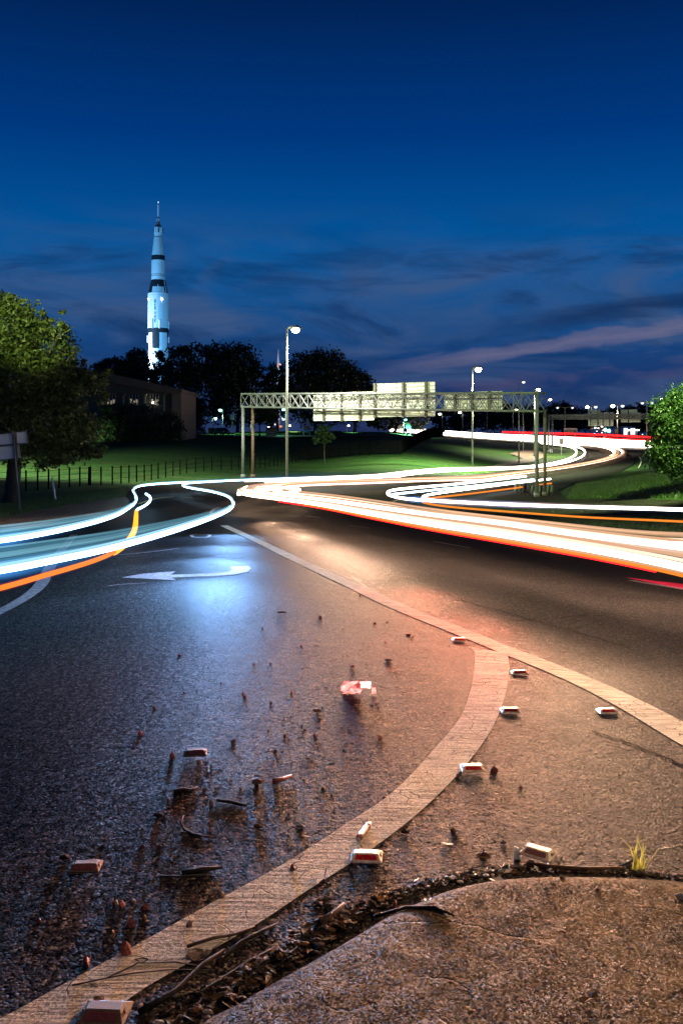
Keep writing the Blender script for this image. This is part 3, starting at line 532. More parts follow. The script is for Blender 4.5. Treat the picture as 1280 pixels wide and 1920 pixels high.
# ------------------------------------------------------------------ overhead sign gantries
def truss(b, A, B, dz0, dz1, dep, n, r, r2):
    """four-chord box truss between A and B (world points of the near face); chords at heights dz0 and dz1"""
    ax = (B-A); ax.z = 0; nrm = Vector((-ax.y, ax.x, 0)).normalized()*dep
    if nrm.y < 0: nrm = -nrm
    fr = lambda u, k, j: A.lerp(B, u) + (dz0[0]+(dz0[1]-dz0[0])*u if k == 0 else dz1[0]+(dz1[1]-dz1[0])*u)*Vector((0, 0, 1)) + nrm*j
    return fr
def gantry(name, label, A, B, zt, zb, n, dep, r, r2, panels, post_bases, pm, group=None):
    t = thing(name, label, 'sign gantry', (A.x, A.y, gz(A.x, A.y)))
    nrm = Vector((-(B-A).y, (B-A).x, 0)).normalized()*dep; nrm = nrm if nrm.y > 0 else -nrm
    top = lambda u, j: Vector((A.x+(B.x-A.x)*u, A.y+(B.y-A.y)*u, zt[0]+(zt[1]-zt[0])*u)) + nrm*j
    bot = lambda u, j: Vector((A.x+(B.x-A.x)*u, A.y+(B.y-A.y)*u, zb[0]+(zb[1]-zb[0])*u)) + nrm*j
    for j in (0, 1):
        MB().tube([top(0, j), top(1, j)], r, 8).build('chord', M[pm], t, True); MB().tube([bot(0, j), bot(1, j)], r, 8).build('chord', M[pm], t, True)
    big = (A-B).length/n*F/A.y > 9
    for j in (0, 1):
        m_ = MB()
        for k in range(n):
            a, c_ = k/n, (k+1)/n; mid = (a+c_)/2
            for p, q in ((top(a, j), bot(mid, j)), (bot(mid, j), top(c_, j)), (bot(a, j), top(mid, j)), (top(mid, j), bot(c_, j))):
                m_.tube([p, q], r2, 5)
                if big and j == 0: m_.build('brace', M[pm], t); m_ = MB()
            m_.tube([top(a, j), bot(a, j)], r2, 5)
            if big and j == 0: m_.build('brace', M[pm], t); m_ = MB()
        if m_.f: m_.build('web', M[pm], t)
    m_ = MB()
    for k in range(n+1): u = k/n; m_.tube([top(u, 0), top(u, 1)], r2, 5); m_.tube([bot(u, 0), bot(u, 1)], r2, 5)
    for k in range(n): m_.tube([top(k/n, 0), top((k+1)/n, 1)], r2, 5); m_.tube([bot(k/n, 1), bot((k+1)/n, 0)], r2, 5)
    m_.build('cross_web', M[pm], t)
    for (u, j, rad, mm, over) in post_bases:
        p = top(u, j); q = bot(u, j); m_ = MB().tube([(q.x, q.y, gz(q.x, q.y)-.1), (q.x, q.y, (p.z if over else q.z)+.15)], rad, 12); m_.tube([(q.x, q.y, gz(q.x, q.y)-.05), (q.x, q.y, gz(q.x, q.y)+.3)], rad*1.7, 12); o = m_.build('post', M[mm], t, True)
        if rad > .14: MB().tube([(q.x, q.y, gz(q.x, q.y)+2.6), (q.x, q.y, gz(q.x, q.y)+2.7)], rad*1.12, 12).build('collar', M['rust'], o)
    out = bot(0, 1); dirx = (B-A); dirx.z = 0; L = dirx.length; dirx.normalize()
    for (x0, x1, y0, y1, beams_, pmat, rails) in panels:
        # panel corners from columns at the truss plane just beyond the far chords
        base = A + nrm*1.0 + nrm.normalized()*.35; 
        def at(px, row):
            u_ = (px-CX)/F; k = (u_*base.y-base.x)/(dirx.x-u_*dirx.y); p = base+dirx*k; return Vector((p.x, p.y, EYE-(row-HY)/F*p.y))
        a, c_ = at(x0, y0), at(x1, y0); z1 = (a.z+c_.z)/2; z0 = (at(x0, y1).z+at(x1, y1).z)/2; m_ = MB(); nn = nrm.normalized(); h = z1-z0; npk = max(2, round(h/.31)); Rm = Matrix.Rotation(math.atan2(dirx.y, dirx.x), 3, 'Z'); w = (c_-a).length
        pn = None; pl = MB()
        for k in range(npk):
            zc = z0+h*(k+.5)/npk; cc = Vector(((a.x+c_.x)/2, (a.y+c_.y)/2, zc)); pl.box(cc, (w, .04, h/npk*.80), M=Rm); pl.box(cc-nn*.05+Vector((0, 0, h/npk*.44)), (w, .12, .03), M=Rm)
        pn = pl.build('sign_panel', M[pmat], t)
        for s_ in beams_:
            p = a+(c_-a)*s_; MB().box(Vector((p.x, p.y, (z0+z1)/2))-nn*.14, (.2 if rails else .12, .14, h+.1), M=Rm).build('support_beam', M['beam'], pn)
        for s_ in rails: MB().box(Vector(((a.x+c_.x)/2, (a.y+c_.y)/2, z1-h*s_))-nn*.13, (w, .10, .07), M=Rm).build('support_rail', M['beam'], pn)
    return t
A1 = on(452, 90); B1 = on(1007, 72); A1.z = B1.z = 0
zr = lambda row, Z: EYE-(row-HY)/F*Z
gantry('sign_gantry', 'long steel truss gantry across the ramp carrying three big sign backs', A1, B1, (zr(738.5, 90), zr(736.5, 72)), (zr(763, 90), zr(771, 72)), 15, 1.3, .075, .032,
    [(588, 701, 736, 789, (.19, .49, .79), 'alu', (.24, .66)), (702, 815, 718, 782, (.02, .5, .87), 'alu', (.46, .78)), (833, 941, 735, 770.5, (.2, .5, .8), 'alu', (.36,))],
    [(.008, 0, .13, 'galv', False), (.008, 1, .13, 'rust', False), (.998, 0, .14, 'galv', True), (.998, 1, .12, 'darkpole', False)], 'galv')
A2 = on(1027, 200); B2 = on(1245, 178); A2.z = B2.z = 0
gantry('sign_gantry', 'smaller far truss gantry beside the highway with two grey sign backs', A2, B2, (zr(777.5, 200), zr(776, 178)), (zr(785.5, 200), zr(785, 178)), 22, 1.1, .10, .05,
    [(1102, 1124, 768, 799, (.25, .85), 'alu_dim', ()), (1124.5, 1149, 773, 799, (.25, .75), 'alu_dim', ()), (1162, 1194, 768, 792, (.05, .5,), 'alu_dim', ()), (1194.5, 1200, 773.5, 792, (), 'alu_dim', ())],
    [(.004, 0, .2, 'galv', False), (.004, 1, .18, 'galv', False), (.999, 0, .2, 'galv', False)], 'galv')
# ------------------------------------------------------------------ street lamps
M['airlamp'] = glowm('lamp_lit_air', (1, .92, .60), .22, 4.); M['airteal'] = glowm('teal_lit_air', (.2, 1, .7), .22, 4.)
M['lamphot'] = emis('white_lamp', (1, .97, .80), 30, False); M['lampteal'] = emis('teal_lamp', (.25, 1, .72), 14, False); M['lampdim'] = emis('dim_lamp', (.8, .9, 1), 1.6, False); M['lampfar'] = emis('far_lamp', (1, .95, .72), 16, False)
def lamp(label, px, top, Z, side, lens, watt=0, col=(1, .95, .72), arm=1.3, r=.09, group='street lamps', both=False, size=1., aim=None, cone=136):
    base = on(px, Z); zt = zr(top, Z); t = thing('street_lamp', label, 'street lamp', base, 0, group); h = zt-base.z
    MB().tube([base-Vector((0, 0, .1)), base+Vector((0, 0, h*.5)), base+Vector((0, 0, h))], [r*1.15, r, r*.7], 10).build('pole', M['pole'], t, True)
    if Z < 200: MB().tube([base-Vector((0, 0, .05)), base+Vector((0, 0, .35))], r*2, 10).build('base_plate', M['galv'], t)
    for s_ in ((1, -1) if both else (side,)):
        tp = Vector((base.x, base.y, zt)); e = tp+Vector((s_*arm, 0, .0))
        MB().tube([tp+Vector((0, 0, -.12)), tp+Vector((s_*arm*.5, 0, -.04)), e], [.05, .045, .04], 6).build('arm', M['pole'], t)
        hd = MB(); hd.tube([e-Vector((s_*.15, 0, 0)), e+Vector((s_*.15*size, 0, .03)), e+Vector((s_*.5*size, 0, .04)), e+Vector((s_*.8*size, 0, 0))], [.07*size, .16*size, .17*size, .05*size], 8); ho = hd.build('lamp_head', M['pole'], t, True)
        on_ = lens if (s_ == side or lens is None) else 'lampdim'
        if on_:
            lb = MB(); lb.lathe([(.02, -.36*size), (.2*size, -.3*size), (.29*size, -.14*size), (.24*size, -.02)], 12, e+Vector((s_*.38*size, 0, -.0))); lb.build('lens', M[on_], ho, True)
    if watt:
        l = bpy.data.lights.new('lamp_light', 'SPOT'); l.energy = watt; l.color = col; l.shadow_soft_size = .25; l.spot_size = math.radians(cone); l.spot_blend = .55; o = bpy.data.objects.new('lamp_light', l); COL.objects.link(o); o.parent = t; o.location = (side*(arm+1.1), 0, h-.5)
        if aim is not None: o.rotation_euler = (Vector(aim)-(base+Vector(o.location))).to_track_quat('-Z', 'Y').to_euler()
    return t
lamp('tall street lamp rising in front of the long gantry, white light at its head', 538, 615, 80, 1, 'lamphot', 17000, (1, .96, .80), arm=.25, cone=150, r=.10, size=1.15)
lamp('tall street lamp on the green mound behind the gantry, yellowish light', 885, 690, 130, 1, 'lamphot', 100000, (.82, 1, .56), cone=150, arm=.2, r=.11, size=1.5)
lamp('tall unlit street lamp on the mound edge seen above the gantry', 972, 715, 165, 1, 'lampdim', 0, arm=.4, r=.10)
lamp('slim pole with hidden head behind the gantry truss', 980, 738.5, 200, 1, None, 0, arm=.3, r=.09)
lamp('lit street lamp just above the gantry end post', 1001, 729, 185, 1, 'lamphot', 50000, arm=.2, r=.10, size=1.4)
lamp('far lit lamp peeking over the dark trees beyond the gantry end post', 1026, 748, 420, 1, 'lampfar', 0, arm=.2, r=.15, size=2.2, group='far lamps')
lamp('double arm highway lamp above the small green sign', 1058.5, 763.5, 275, -1, 'lampdim', 0, arm=1.6, r=.14, both=True, size=1.2, group='highway lamps')
lamp('highway lamp at the start of the white trails, by the fence corner', 829, 775, 320, -1, 'lampfar', 0, arm=.2, r=.13, size=1.6, group='highway lamps')
lamp('highway lamp under the gantry sign that has the mound lamp pole before it', 867, 772, 310, -1, 'lampfar', 0, arm=.3, r=.14, size=1.6, group='highway lamps')
lamp('highway pole whose head hides behind the gantry sign', 912.5, 770, 300, 1, None, 0, arm=.3, r=.13, group='highway lamps')
lamp('highway lamp between the gantry sign and the tall unlit pole', 961, 767.5, 290, 1, 'lampfar', 0, arm=.3, r=.14, size=1.7, group='highway lamps')
lamp('double arm highway lamp behind the stepped grey sign back', 1108, 761.5, 282, -1, 'lamphot', 0, arm=.5, r=.15, both=True, size=1.8, group='highway lamps')
lamp('bright double arm highway lamp between the two grey sign backs', 1157, 759.5, 262, -1, 'lamphot', 30000, arm=.6, r=.16, both=True, size=1.8, group='highway lamps')
lamp('double arm highway lamp beside the big green tree', 1212, 754.5, 232, -1, 'lampdim', 0, arm=.6, r=.15, both=True, size=1.3, group='highway lamps')
lamp('far lit lamp peeking over the big green tree', 1235, 747, 420, 1, 'lampfar', 0, arm=.2, r=.15, size=2.0, group='far lamps')
TE = (.35, 1, .70)
lamp('teal glowing car park lamp above the parked car', 418, 767.5, 205, -1, 'lampteal', 7000, TE, arm=.05, r=.07, size=1.3, group='car park lamps')
lamp('teal glowing lamp peeking past the tall lamp pole', 536, 766.5, 200, -1, 'lampteal', 2500, TE, arm=.05, r=.07, size=1.1, group='car park lamps')
lamp('white lit lamp below the middle gantry sign', 727, 782.5, 275, 1, 'lampfar', 1200, arm=.3, r=.12, size=1.0, group='car park lamps')
lamp('teal lamp over the blue notice board', 756.5, 786, 230, 1, 'lampteal', 26000, TE, arm=.05, r=.10, size=1.0, group='car park lamps')
lamp('short lit pole beside the dark notice board', 399, 785, 205, 1, 'lampdim', 0, arm=.2, r=.08, size=1.0, group='car park lamps')
t = lamp('unlit lamp pole carrying a white banner', 436, 768.5, 203, 1, None, 0, arm=.4, r=.07, group='car park lamps')
MB().box(P(436, 782, 202.8), (.9, .06, 1.1)).build('banner', M['white'], t)
lamp('street lamp over the lawn behind the tree', -420, 500, 74, 1, 'lamphot', 120000, (.85, 1, .66), arm=1.2, r=.1, aim=gp(160, 880), cone=95)  # lamp outside the view, added to brighten the lawn
# unseen lamps: two light the leafy trees, one is added fill for the kerb
lamp('street lamp lighting the leafy tree from the road side', -190, 380, 37, 1, 'lamphot', 9000, (.80, 1, .36), arm=1.2, r=.1, aim=P(70, 610, 46), cone=32)
lamp('street lamp lighting the round green tree', 1500, 420, 42, -1, 'lamphot', 30000, (.72, 1, .35), arm=1.2, r=.1, aim=P(1220, 860, 52), cone=100)
lamp('street lamp over the near kerb', 2600, -300, 7.5, -1, 'lamphot', 1700, (1, .56, .22), arm=1.4, r=.09, aim=gp(1180, 1680), cone=25)
# ------------------------------------------------------------------ moon rocket
RZ = 477.; rx = (297-CX)/F*RZ; sc = RZ/F; rb = Vector((rx, RZ, gz(rx, RZ)))
ry = lambda row: EYE-(row-HY)*sc - rb.z
t = thing('rocket', 'tall white moon rocket with black bands rising floodlit behind the dark trees', 'rocket', rb)
cy = lambda y: ry(360+y/5.05)
def stage(name, prof, m, n=32, parent=t): return MB().lathe([(w*sc/5.05/2, cy(y)) for w, y in prof], n, rb).build(name, m, parent, False)
stage('escape_tower', [(16, 238), (18, 200), (18, 125), (12, 108), (5, 98)], M['rocketwhite'], 12)
stage('tower_nozzle', [(32, 250), (20, 240)], M['rocketbrown'], 12)
m_ = MB()
for k in range(4):
    w = math.tau*k/4+.4; q = math.tau*(k+1)/4+.4; f_ = lambda a, y, wd: rb+Vector((math.cos(a)*wd*sc/10.1, math.sin(a)*wd*sc/10.1, cy(y)))
    m_.tube([f_(w, 280, 34), f_(w, 248, 24)], .12, 5); m_.tube([f_(w, 280, 34), f_(q, 248, 24)], .08, 5)
m_.build('tower_lattice', M['rocketwhite'], t)
stage('boost_cover', [(62, 332), (44, 310), (30, 282), (26, 276)], M['rocketbrown'])
sm_ = stage('service_module', [(80, 404), (82, 398), (82, 342), (78, 334)], M['rocketwhite'])
for k in range(8):
    a = math.tau*k/8+.2; p = rb+Vector((math.cos(a)*84*sc/10.1, math.sin(a)*84*sc/10.1, cy(365))); MB().box(p, (.5, .5, 2.4), a).build('radiator_panel' if k % 2 else 'thruster_block', M['rocketwhite'] if k % 2 else M['rocketblack'], sm_)
stage('adapter_ring', [(76, 428), (76, 405)], M['rocketwhite']); stage('adapter_seam', [(82, 432), (80, 428)], M['rocketblack'])
stage('lander_adapter', [(122, 605), (82, 432)], M['rocketwhite']); stage('instrument_band', [(127, 650), (124, 605)], M['rocketblack'])
s3 = stage('third_stage', [(132, 836), (130, 790), (129, 650)], M['rocketwhite'])
for y in (786, 800): MB().lathe([(133*sc/10.1, cy(y)), (133*sc/10.1, cy(y-2.5))], 32, rb).build('seam_ring', M['rocketblack'], s3)
it = stage('interstage', [(188, 962), (134, 836)], M['rocketblack'])
def patch(name, y0, y1, a0, a1, w0, w1, m, par, n=6):
    m_ = MB()
    for k in range(n):
        a = a0+(a1-a0)*k/n; q = a0+(a1-a0)*(k+1)/n; R0 = w0*sc/10.1+.04; R1 = w1*sc/10.1+.04; d = lambda an, R, y: rb+Vector((math.sin(an)*R, -math.cos(an)*R, cy(y)))
        m_.quad(d(a, R1, y1), d(q, R1, y1), d(q, R0, y0), d(a, R0, y0))
    return m_.build(name, m, par)
patch('white_panel', 905, 961, -.48, .86, 165, 188, M['rocketwhite'], it); patch('white_panel', 838, 960, 1.02, 1.16, 136, 188, M['rocketwhite'], it); patch('white_panel', 880, 905, .10, .18, 150, 165, M['rocketwhite'], it, 2)
s2 = stage('second_stage', [(197, 1294), (197, 963)], M['rocketwhite'], 40)
for y in (985, 1270): MB().lathe([(197.6*sc/10.1, cy(y)), (197.6*sc/10.1, cy(y-2))], 40, rb).build('seam_ring', M['alu_dim'], s2)
for k in range(7): y = 1030+k*19; patch('vent_mark', y, y+7, -.56, -.52, 197, 197, M['rocketblack'], s2, 1)
stage('black_band', [(198, 1336), (198, 1294)], M['rocketblack'], 40); s1 = stage('first_stage', [(198, 2290), (182, 1490), (180, 1336)], M['rocketwhite'], 40)
s1b = stage('first_stage_skirt', [(230, 2290), (198, 2050)], M['rocketwhite'], 40)
patch('roll_mark', 1336, 1486, -.46, .28, 182, 184, M['rocketblack'], s1, 6); patch('roll_mark', 1800, 2290, -.7, .3, 198, 198, M['rocketblack'], s1, 6); patch('roll_mark', 1336, 1486, 1.3, 2.2, 182, 184, M['rocketblack'], s1, 6)
for a, y0, y1 in ((-1.5, 1360, 1425), (1.5, 1375, 1430), (1.55, 1230, 1300), (-.38, 1220, 1300), (.28, 1220, 1300)):
    p = rb+Vector((math.sin(a)*(99.5)*sc/5.05, -math.cos(a)*99.5*sc/5.05, (cy(y0)+cy(y1))/2)); MB().box(p, (.6, .6, abs(cy(y0)-cy(y1))), -a).build('fairing', M['rocketwhite'], t)
for k in range(4):
    a = math.tau*k/4+.5; d = Vector((math.sin(a), -math.cos(a), 0)); o_ = rb+d*(100*sc/5.05); MB().prism([o_+Vector((0, 0, cy(2290))), o_+d*4.5+Vector((0, 0, cy(2290))), o_+d*4.2+Vector((0, 0, cy(2260))), o_+Vector((0, 0, cy(2190)))], Vector((-d.y, d.x, 0))*.5).build('fin', M['rocketwhite'], t)
def text(name, s_, loc, size, m, par, rot=(math.pi/2, 0, 0), ext=.002, spacing=1.):
    c_ = bpy.data.curves.new(name, 'FONT'); c_.body = s_; c_.size = size; c_.align_x = 'CENTER'; c_.align_y = 'CENTER'; c_.extrude = ext; c_.space_line = spacing
    o = bpy.data.objects.new(name, c_); COL.objects.link(o); dg = bpy.context.evaluated_depsgraph_get(); me = bpy.data.meshes.new_from_object(o.evaluated_get(dg)); bpy.data.objects.remove(o)
    me.materials.clear(); me.materials.append(m); o = bpy.data.objects.new(name, me); COL.objects.link(o); o.rotation_euler = rot; o.parent = par; pl = Vector(par.location) if par is not None and par.parent is None else (Vector(par.parent.location)+Vector(par.location) if par is not None else Vector())
    o.location = Vector(loc)-pl; return o
a = -.13; text('lettering', '\n'.join('UNITED STATES'), rb+Vector((math.sin(a)*5.03, -math.cos(a)*5.03, cy(1138)-0)), 1.25, M['signdark'], s2, (math.pi/2, 0, a), .03, .68)
def spot(p, to, watt, col, size=40, rad=1., par=None):
    l = bpy.data.lights.new('floodlight', 'SPOT'); l.energy = watt; l.color = col; l.spot_size = math.radians(size); l.spot_blend = .6; l.shadow_soft_size = rad
    o = bpy.data.objects.new('floodlight', l); COL.objects.link(o); o.location = p; o.rotation_euler = (Vector(to)-Vector(p)).to_track_quat('-Z', 'Y').to_euler(); return o
RB_ = (.13, .50, 1.)
for dx, dy, w, aim, c_ in ((-62, -55, 480000, 62, RB_), (18, -80, 150000, 72, RB_), (70, -40, 80000, 65, RB_), (-26, -12, 240000, 45, (.75, .9, 1)), (-8, -30, 30000, 95, RB_)):
    spot(rb+Vector((dx, dy, 14)), rb+Vector((0, 0, aim)), w, c_, 62 if dx != -26 else 45)
for a, y in ((-.95, 1022), (.52, 1024)):
    p = rb+Vector((math.sin(a)*5.1, -math.cos(a)*5.1, cy(y))); MB().lathe([(.1, -.35), (.4, 0), (.1, .35)], 8, p).build('beacon', M['lampfar'], s2)
MB().lathe([(.1, -.3), (.32, 0), (.1, .3)], 8, rb+Vector((0, 0, cy(97)))).build('beacon', M['lampdim'], t)
# the second, thinner mast with coloured lights behind the tree gap
mb = on(522, 440); t = thing('lattice_mast', 'thin pale mast with coloured lights showing through the trees', 'mast', mb)
ht = zr(655, 440)-mb.z; MB().lathe([(.9, 0), (.8, ht*.7), (.45, ht*.9), (.12, ht)], 10, mb).build('mast', M['rocketwhite'], t)
for k in range(26):
    h_ = random.uniform(.06, .82)*ht; MB().rock(mb+Vector((random.uniform(-3, 3.5), -2, h_)), random.uniform(.35, .8)).build('coloured_light', emis('coloured_lamp', random.choice([(.4, .6, 1), (1, .5, .8), (.9, .9, 1), (1, .35, .2), (.3, .8, .9)]), random.uniform(.5, 2.2), False), t)
spot(mb+Vector((-30, -40, 3)), mb+Vector((0, 0, ht*.8)), 90000, (.7, .85, 1), 50)
# ------------------------------------------------------------------ brick hall on the hill
Zb = 160.; t = thing('brick_hall', 'low brick hall with a sloping brown roof edge beside the leafy tree', 'building', on(250, Zb))
q = lambda x, y, z=Zb: P(x, y, z)
gl = gz(*on(200, Zb)[:2])-.4
def wallbox(x0, x1, y0, z0=Zb, dpt=18, m=M['stucco'], name='wall', par=t):
    a, c_ = q(x0, y0, z0), q(x1, y0, z0); return MB().box(((a.x+c_.x)/2, z0+dpt/2, (a.z+gl)/2), (c_.x-a.x, dpt, a.z-gl)).build(name, m, par)
wl = wallbox(100, 322, 735); a = wallbox(322.3, 340, 729, Zb-1.2, 16, M['brick'], 'end_wall')
MB().prism([q(60, 668, Zb-1.5), q(341, 730, Zb-1.5), q(341, 736, Zb-1.5), q(322, 739, Zb-1.5), q(60, 690, Zb-1.5)], (0, 20, 0)).build('roof', M['fascia'], t)
MB().prism([q(60, 691, Zb-.6), q(321, 739.4, Zb-.6), q(60, 735, Zb-.6)], (0, 18, 0)).build('gable', M['stucco'], t)
MB().box(((q(205, 0).x+q(322, 0).x)/2, Zb-.35, q(0, 733.5).z), (q(322, 0).x-q(205, 0).x, .25, .22), M=Matrix.Rotation(.0, 3, 'Y')).build('gutter', M['trim'], t)
for x in (232, 272, 308): MB().tube([q(x+6, 735, Zb-.4), q(x+1, 741, Zb-.3), q(x, 744, Zb-.25), q(x, 815, Zb-.25)], .14, 6).build('downspout', M['trim'], t)
M['winlit'] = emis('lit_window', (1, .86, .62), .22, False)
for x0, x1 in ((200, 217), (243, 260), (282, 298)):
    a, c_ = q(x0, 738, Zb-.05), q(x1, 759, Zb-.05); cx, czz = (a.x+c_.x)/2, (a.z+c_.z)/2; w = c_.x-a.x; h = a.z-c_.z
    wn = MB(); 
    for sx in (-.5, -.17, .17, .5): wn.box((cx+sx*w, Zb-.08, czz), (.1, .12, h))
    for sz in (-.5, .5): wn.box((cx, Zb-.085, czz+sz*h), (w+.1, .1, .1))
    wo = wn.build('window', M['trim'], t); MB().box((cx, Zb-.02, czz), (w, .03, h)).build('pane', M['glass'], wo)
    for s_, hh in ((-.3, .5), (.05, .35), (.3, .45)): MB().box((cx+s_*w, Zb-.045, czz-h*.5+h*hh*.5+.05), (w*.2, .02, h*hh)).build('blind', M['winlit'], wo)
lf = MB().lathe([(.05, -.1), (.16, 0), (.05, .12)], 8, q(287, 755, Zb-.5)).build('wall_lamp', M['lamphot'], t)
# pale flood-lit side wing behind the leafy tree
t2 = thing('side_wing', 'pale wing with a white cross frame glowing cyan through the leaves', 'building', on(165, 172)); g2 = gz(*on(165, 172)[:2])-.3
a, c_ = P(142, 735, 170), P(187, 735, 170); MB().box(((a.x+c_.x)/2, 174, (a.z+g2)/2), (c_.x-a.x, 8, a.z-g2)).build('wall', M['white'], t2)
MB().box((P(170, 0, 169.6).x, 169.7, P(0, 785, 169.6).z), (.35, .3, 3.6)).build('frame_post', M['white'], t2); MB().box((P(170, 0, 169.6).x, 169.7, P(0, 788, 169.6).z), (2.2, .25, .25)).build('frame_bar', M['white'], t2)
spot(P(150, 812, 160), P(165, 780, 170), 9000, (.45, .9, 1), 90, .3)
# ------------------------------------------------------------------ far low buildings and lights
t = thing('low_building', 'low pale building lit behind the teal notice board', 'building', on(745, 300)); a, c_ = P(731, 797, 300), P(758, 806, 300); g3 = gz(*on(745, 300)[:2])-.2
MB().box(((a.x+c_.x)/2, 304, (a.z+g3)/2), (c_.x-a.x, 8, a.z-g3)).build('wall', M['alu'], t); MB().box(((a.x+c_.x)/2, 304, a.z+.15), (c_.x-a.x+.6, 8.6, .3)).build('roof', M['trim'], t)
for k in range(4): MB().box((a.x+.9+k*1.1, 299.95, g3+1.1), (.35, .1, 1.8)).build('door', M['black'], t)
spot(P(738, 802, 292), P(740, 801, 300), 900, (1, .95, .7), 100, .2)
t = thing('lit_shop', 'lit shop front glowing blue white beyond the red trails', 'building', on(1178, 330)); a, c_ = P(1166, 799, 330), P(1192, 818, 330); g3 = gz(*on(1178, 330)[:2])-.2
MB().box(((a.x+c_.x)/2, 336, (a.z+g3)/2), (c_.x-a.x, 10, a.z-g3)).build('wall', M['signblue'], t)
for x0, x1, c3, st in ((1169, 1172.5, (.75, .85, 1), 4), (1173.2, 1176, (.8, .9, 1), 2.5), (1181, 1190, (.9, .95, 1), 1.2)): p0, p1 = P(x0, 803, 330.8), P(x1, 815, 330.8); MB().box(((p0.x+p1.x)/2, 330.9, (p0.z+p1.z)/2), (p1.x-p0.x, .1, p0.z-p1.z)).build('lit_window', emis('shop_window', c3, st, False), t)
t = thing('shop_canopy', 'lit white canopy bar by the blue shop front', 'canopy', on(1186, 322)); p = P(1184, 806.5, 322); MB().box(p, (4.2, 2, .35)).build('canopy_roof', emis('canopy_light', (.8, 1, 1), 5, False), t)
for dx in (-1.6, 1.6): MB().tube([(p.x+dx, 322, t.location.z), (p.x+dx, 322, p.z)], .12, 6).build('post', M['pole'], t)
for x, y, lab in ((1133.5, 806, 'teal traffic signal hanging beside the stepped sign back'), (1140.5, 808, 'teal white traffic signal just below the stepped sign back')):
    t = thing('traffic_signal', lab, 'traffic signal', on(x+1, 300)); p = P(x, y, 300); MB().tube([(t.location.x, 300, t.location.z), (t.location.x, 300, p.z+1)], .1, 6).build('pole', M['pole'], t)
    hb = MB().box(p+Vector((0, .25, .4)), (.6, .4, 1.8)).build('housing', M['black'], t); MB().lathe([(.05, -.5), (.45, -.2), (.45, .2), (.05, .5)], 10, p+Vector((0, -.2, 0))).build('lens', M['lampteal'], hb)
# ------------------------------------------------------------------ road signs
def board(name, label, px, Z, x0, x1, y0, y1, mface, mback=None, legs=(.1, .9), group=None, hdr=None, cat='sign'):
    base = on(px, Z); t = thing(name, label, cat, base, 0, group); a, c_ = P(x0, y0, Z), P(x1, y1, Z); w = c_.x-a.x; h = a.z-c_.z
    fo = MB().box(((a.x+c_.x)/2, Z, (a.z+c_.z)/2), (w, .08, h)).build('sign_face', mface, t)
    for l in legs: x = a.x+w*l; zg_ = gz(x, Z)-.1; MB().tube([(x, Z+.1, zg_), (x, Z+.1, a.z-.05)], .05+.0003*Z, 6).build('post', M['galv'], t)
    return t, fo, a, c_
t, fo, a, c_ = board('guide_sign', 'small green highway sign with a white border and two lines of text', 1069, 262, 1056.5, 1081, 803, 811, M['signgreen'], legs=(.15, .85))
w = c_.x-a.x; h = a.z-c_.z; cx = (a.x+c_.x)/2; cz = (a.z+c_.z)/2; bb = MB()
for s_ in (-1, 1): bb.box((cx, 261.94, cz+s_*(h/2-.05)), (w, .03, .09)); bb.box((cx+s_*(w/2-.05), 261.937, cz), (.09, .03, h-.2))
bb.build('border', M['white'], fo)
text('lettering', 'Memorial Parkway', (cx, 261.94, cz+.2), .40, M['white'], fo, ext=.01); text('lettering', '1/2  MILE', (cx, 261.94, cz-.27), .38, M['white'], fo, ext=.01)
t, fo, a, c_ = board('notice_board', 'maroon topped notice board standing near the tall lamp pole', 509, 196, 499, 518, 801, 817, M['signdark'], legs=(.02, .98), group='campus notice boards')
cx = (a.x+c_.x)/2; MB().box((cx, 195.93, a.z-.28), (c_.x-a.x-.1, .04, .5)).build('header', M['signred'], fo); MB().box((cx, 195.94, c_.z+.12), (c_.x-a.x, .05, .2)).build('footer', M['alu_dim'], fo); MB().box((cx, 195.94, a.z-.56), (c_.x-a.x, .05, .05)).build('divider', M['alu_dim'], fo)
MB().box((cx+.15, 195.94, a.z-.98), (1.1, .03, .07)).build('text_line', M['alu_dim'], fo); MB().box((cx+.2, 195.94, a.z-1.16), (1.0, .03, .05)).build('text_line', M['alu_dim'], fo); MB().box((cx-.65, 195.94, a.z-1.0), (.1, .03, .5), M=Matrix.Rotation(.5, 3, 'Y')).build('emblem', M['alu_dim'], fo)
t, fo, a, c_ = board('notice_board', 'maroon and blue notice board seen under the gantry edge', 575, 204, 569, 581, 799, 811, M['signblue'], legs=(.02, .98), group='campus notice boards'); MB().box(((a.x+c_.x)/2, 203.93, a.z-.2), (c_.x-a.x, .04, .35)).build('header', M['signred'], fo)
board('notice_board', 'dark notice board standing between the two parked cars', 397, 199, 390.5, 403, 802, 812, M['signdark'], legs=(.05, .95), group='campus notice boards')
board('notice_board', 'blue notice board under the teal lamp', 759, 218, 756, 762.5, 803, 810, M['signblue'], legs=(.05, .95), group='campus notice boards')
t, fo, a, c_ = board('notice_board', 'teal and white notice board beside the low pale building', 766, 232, 760, 769.5, 792, 803, M['signgreen'], legs=(.1, .9), group='campus notice boards'); MB().box(((a.x+c_.x)/2, 231.93, a.z-.25), (c_.x-a.x, .04, .4)).build('header', M['alu_dim'], fo)
board('small_sign', 'small pale sign at the start of the white trails', 832, 300, 829.5, 834.5, 804.5, 811, M['alu_dim'], legs=(.5,)); board('small_sign', 'small pale sign standing behind the middle of the white trails', 923, 300, 920.5, 925.5, 808, 813, M['alu_dim'], legs=(.5,))
board('small_sign', 'square grey brown sign back on a thin post before the white trails', 1052, 190, 1048, 1056, 822, 833, M['beam'], legs=(.5,))
board('small_sign', 'small grey sign on the pole between the two grey sign backs', 1154, 258, 1151.5, 1156.5, 805, 811.5, M['alu_dim'], legs=(.5,))
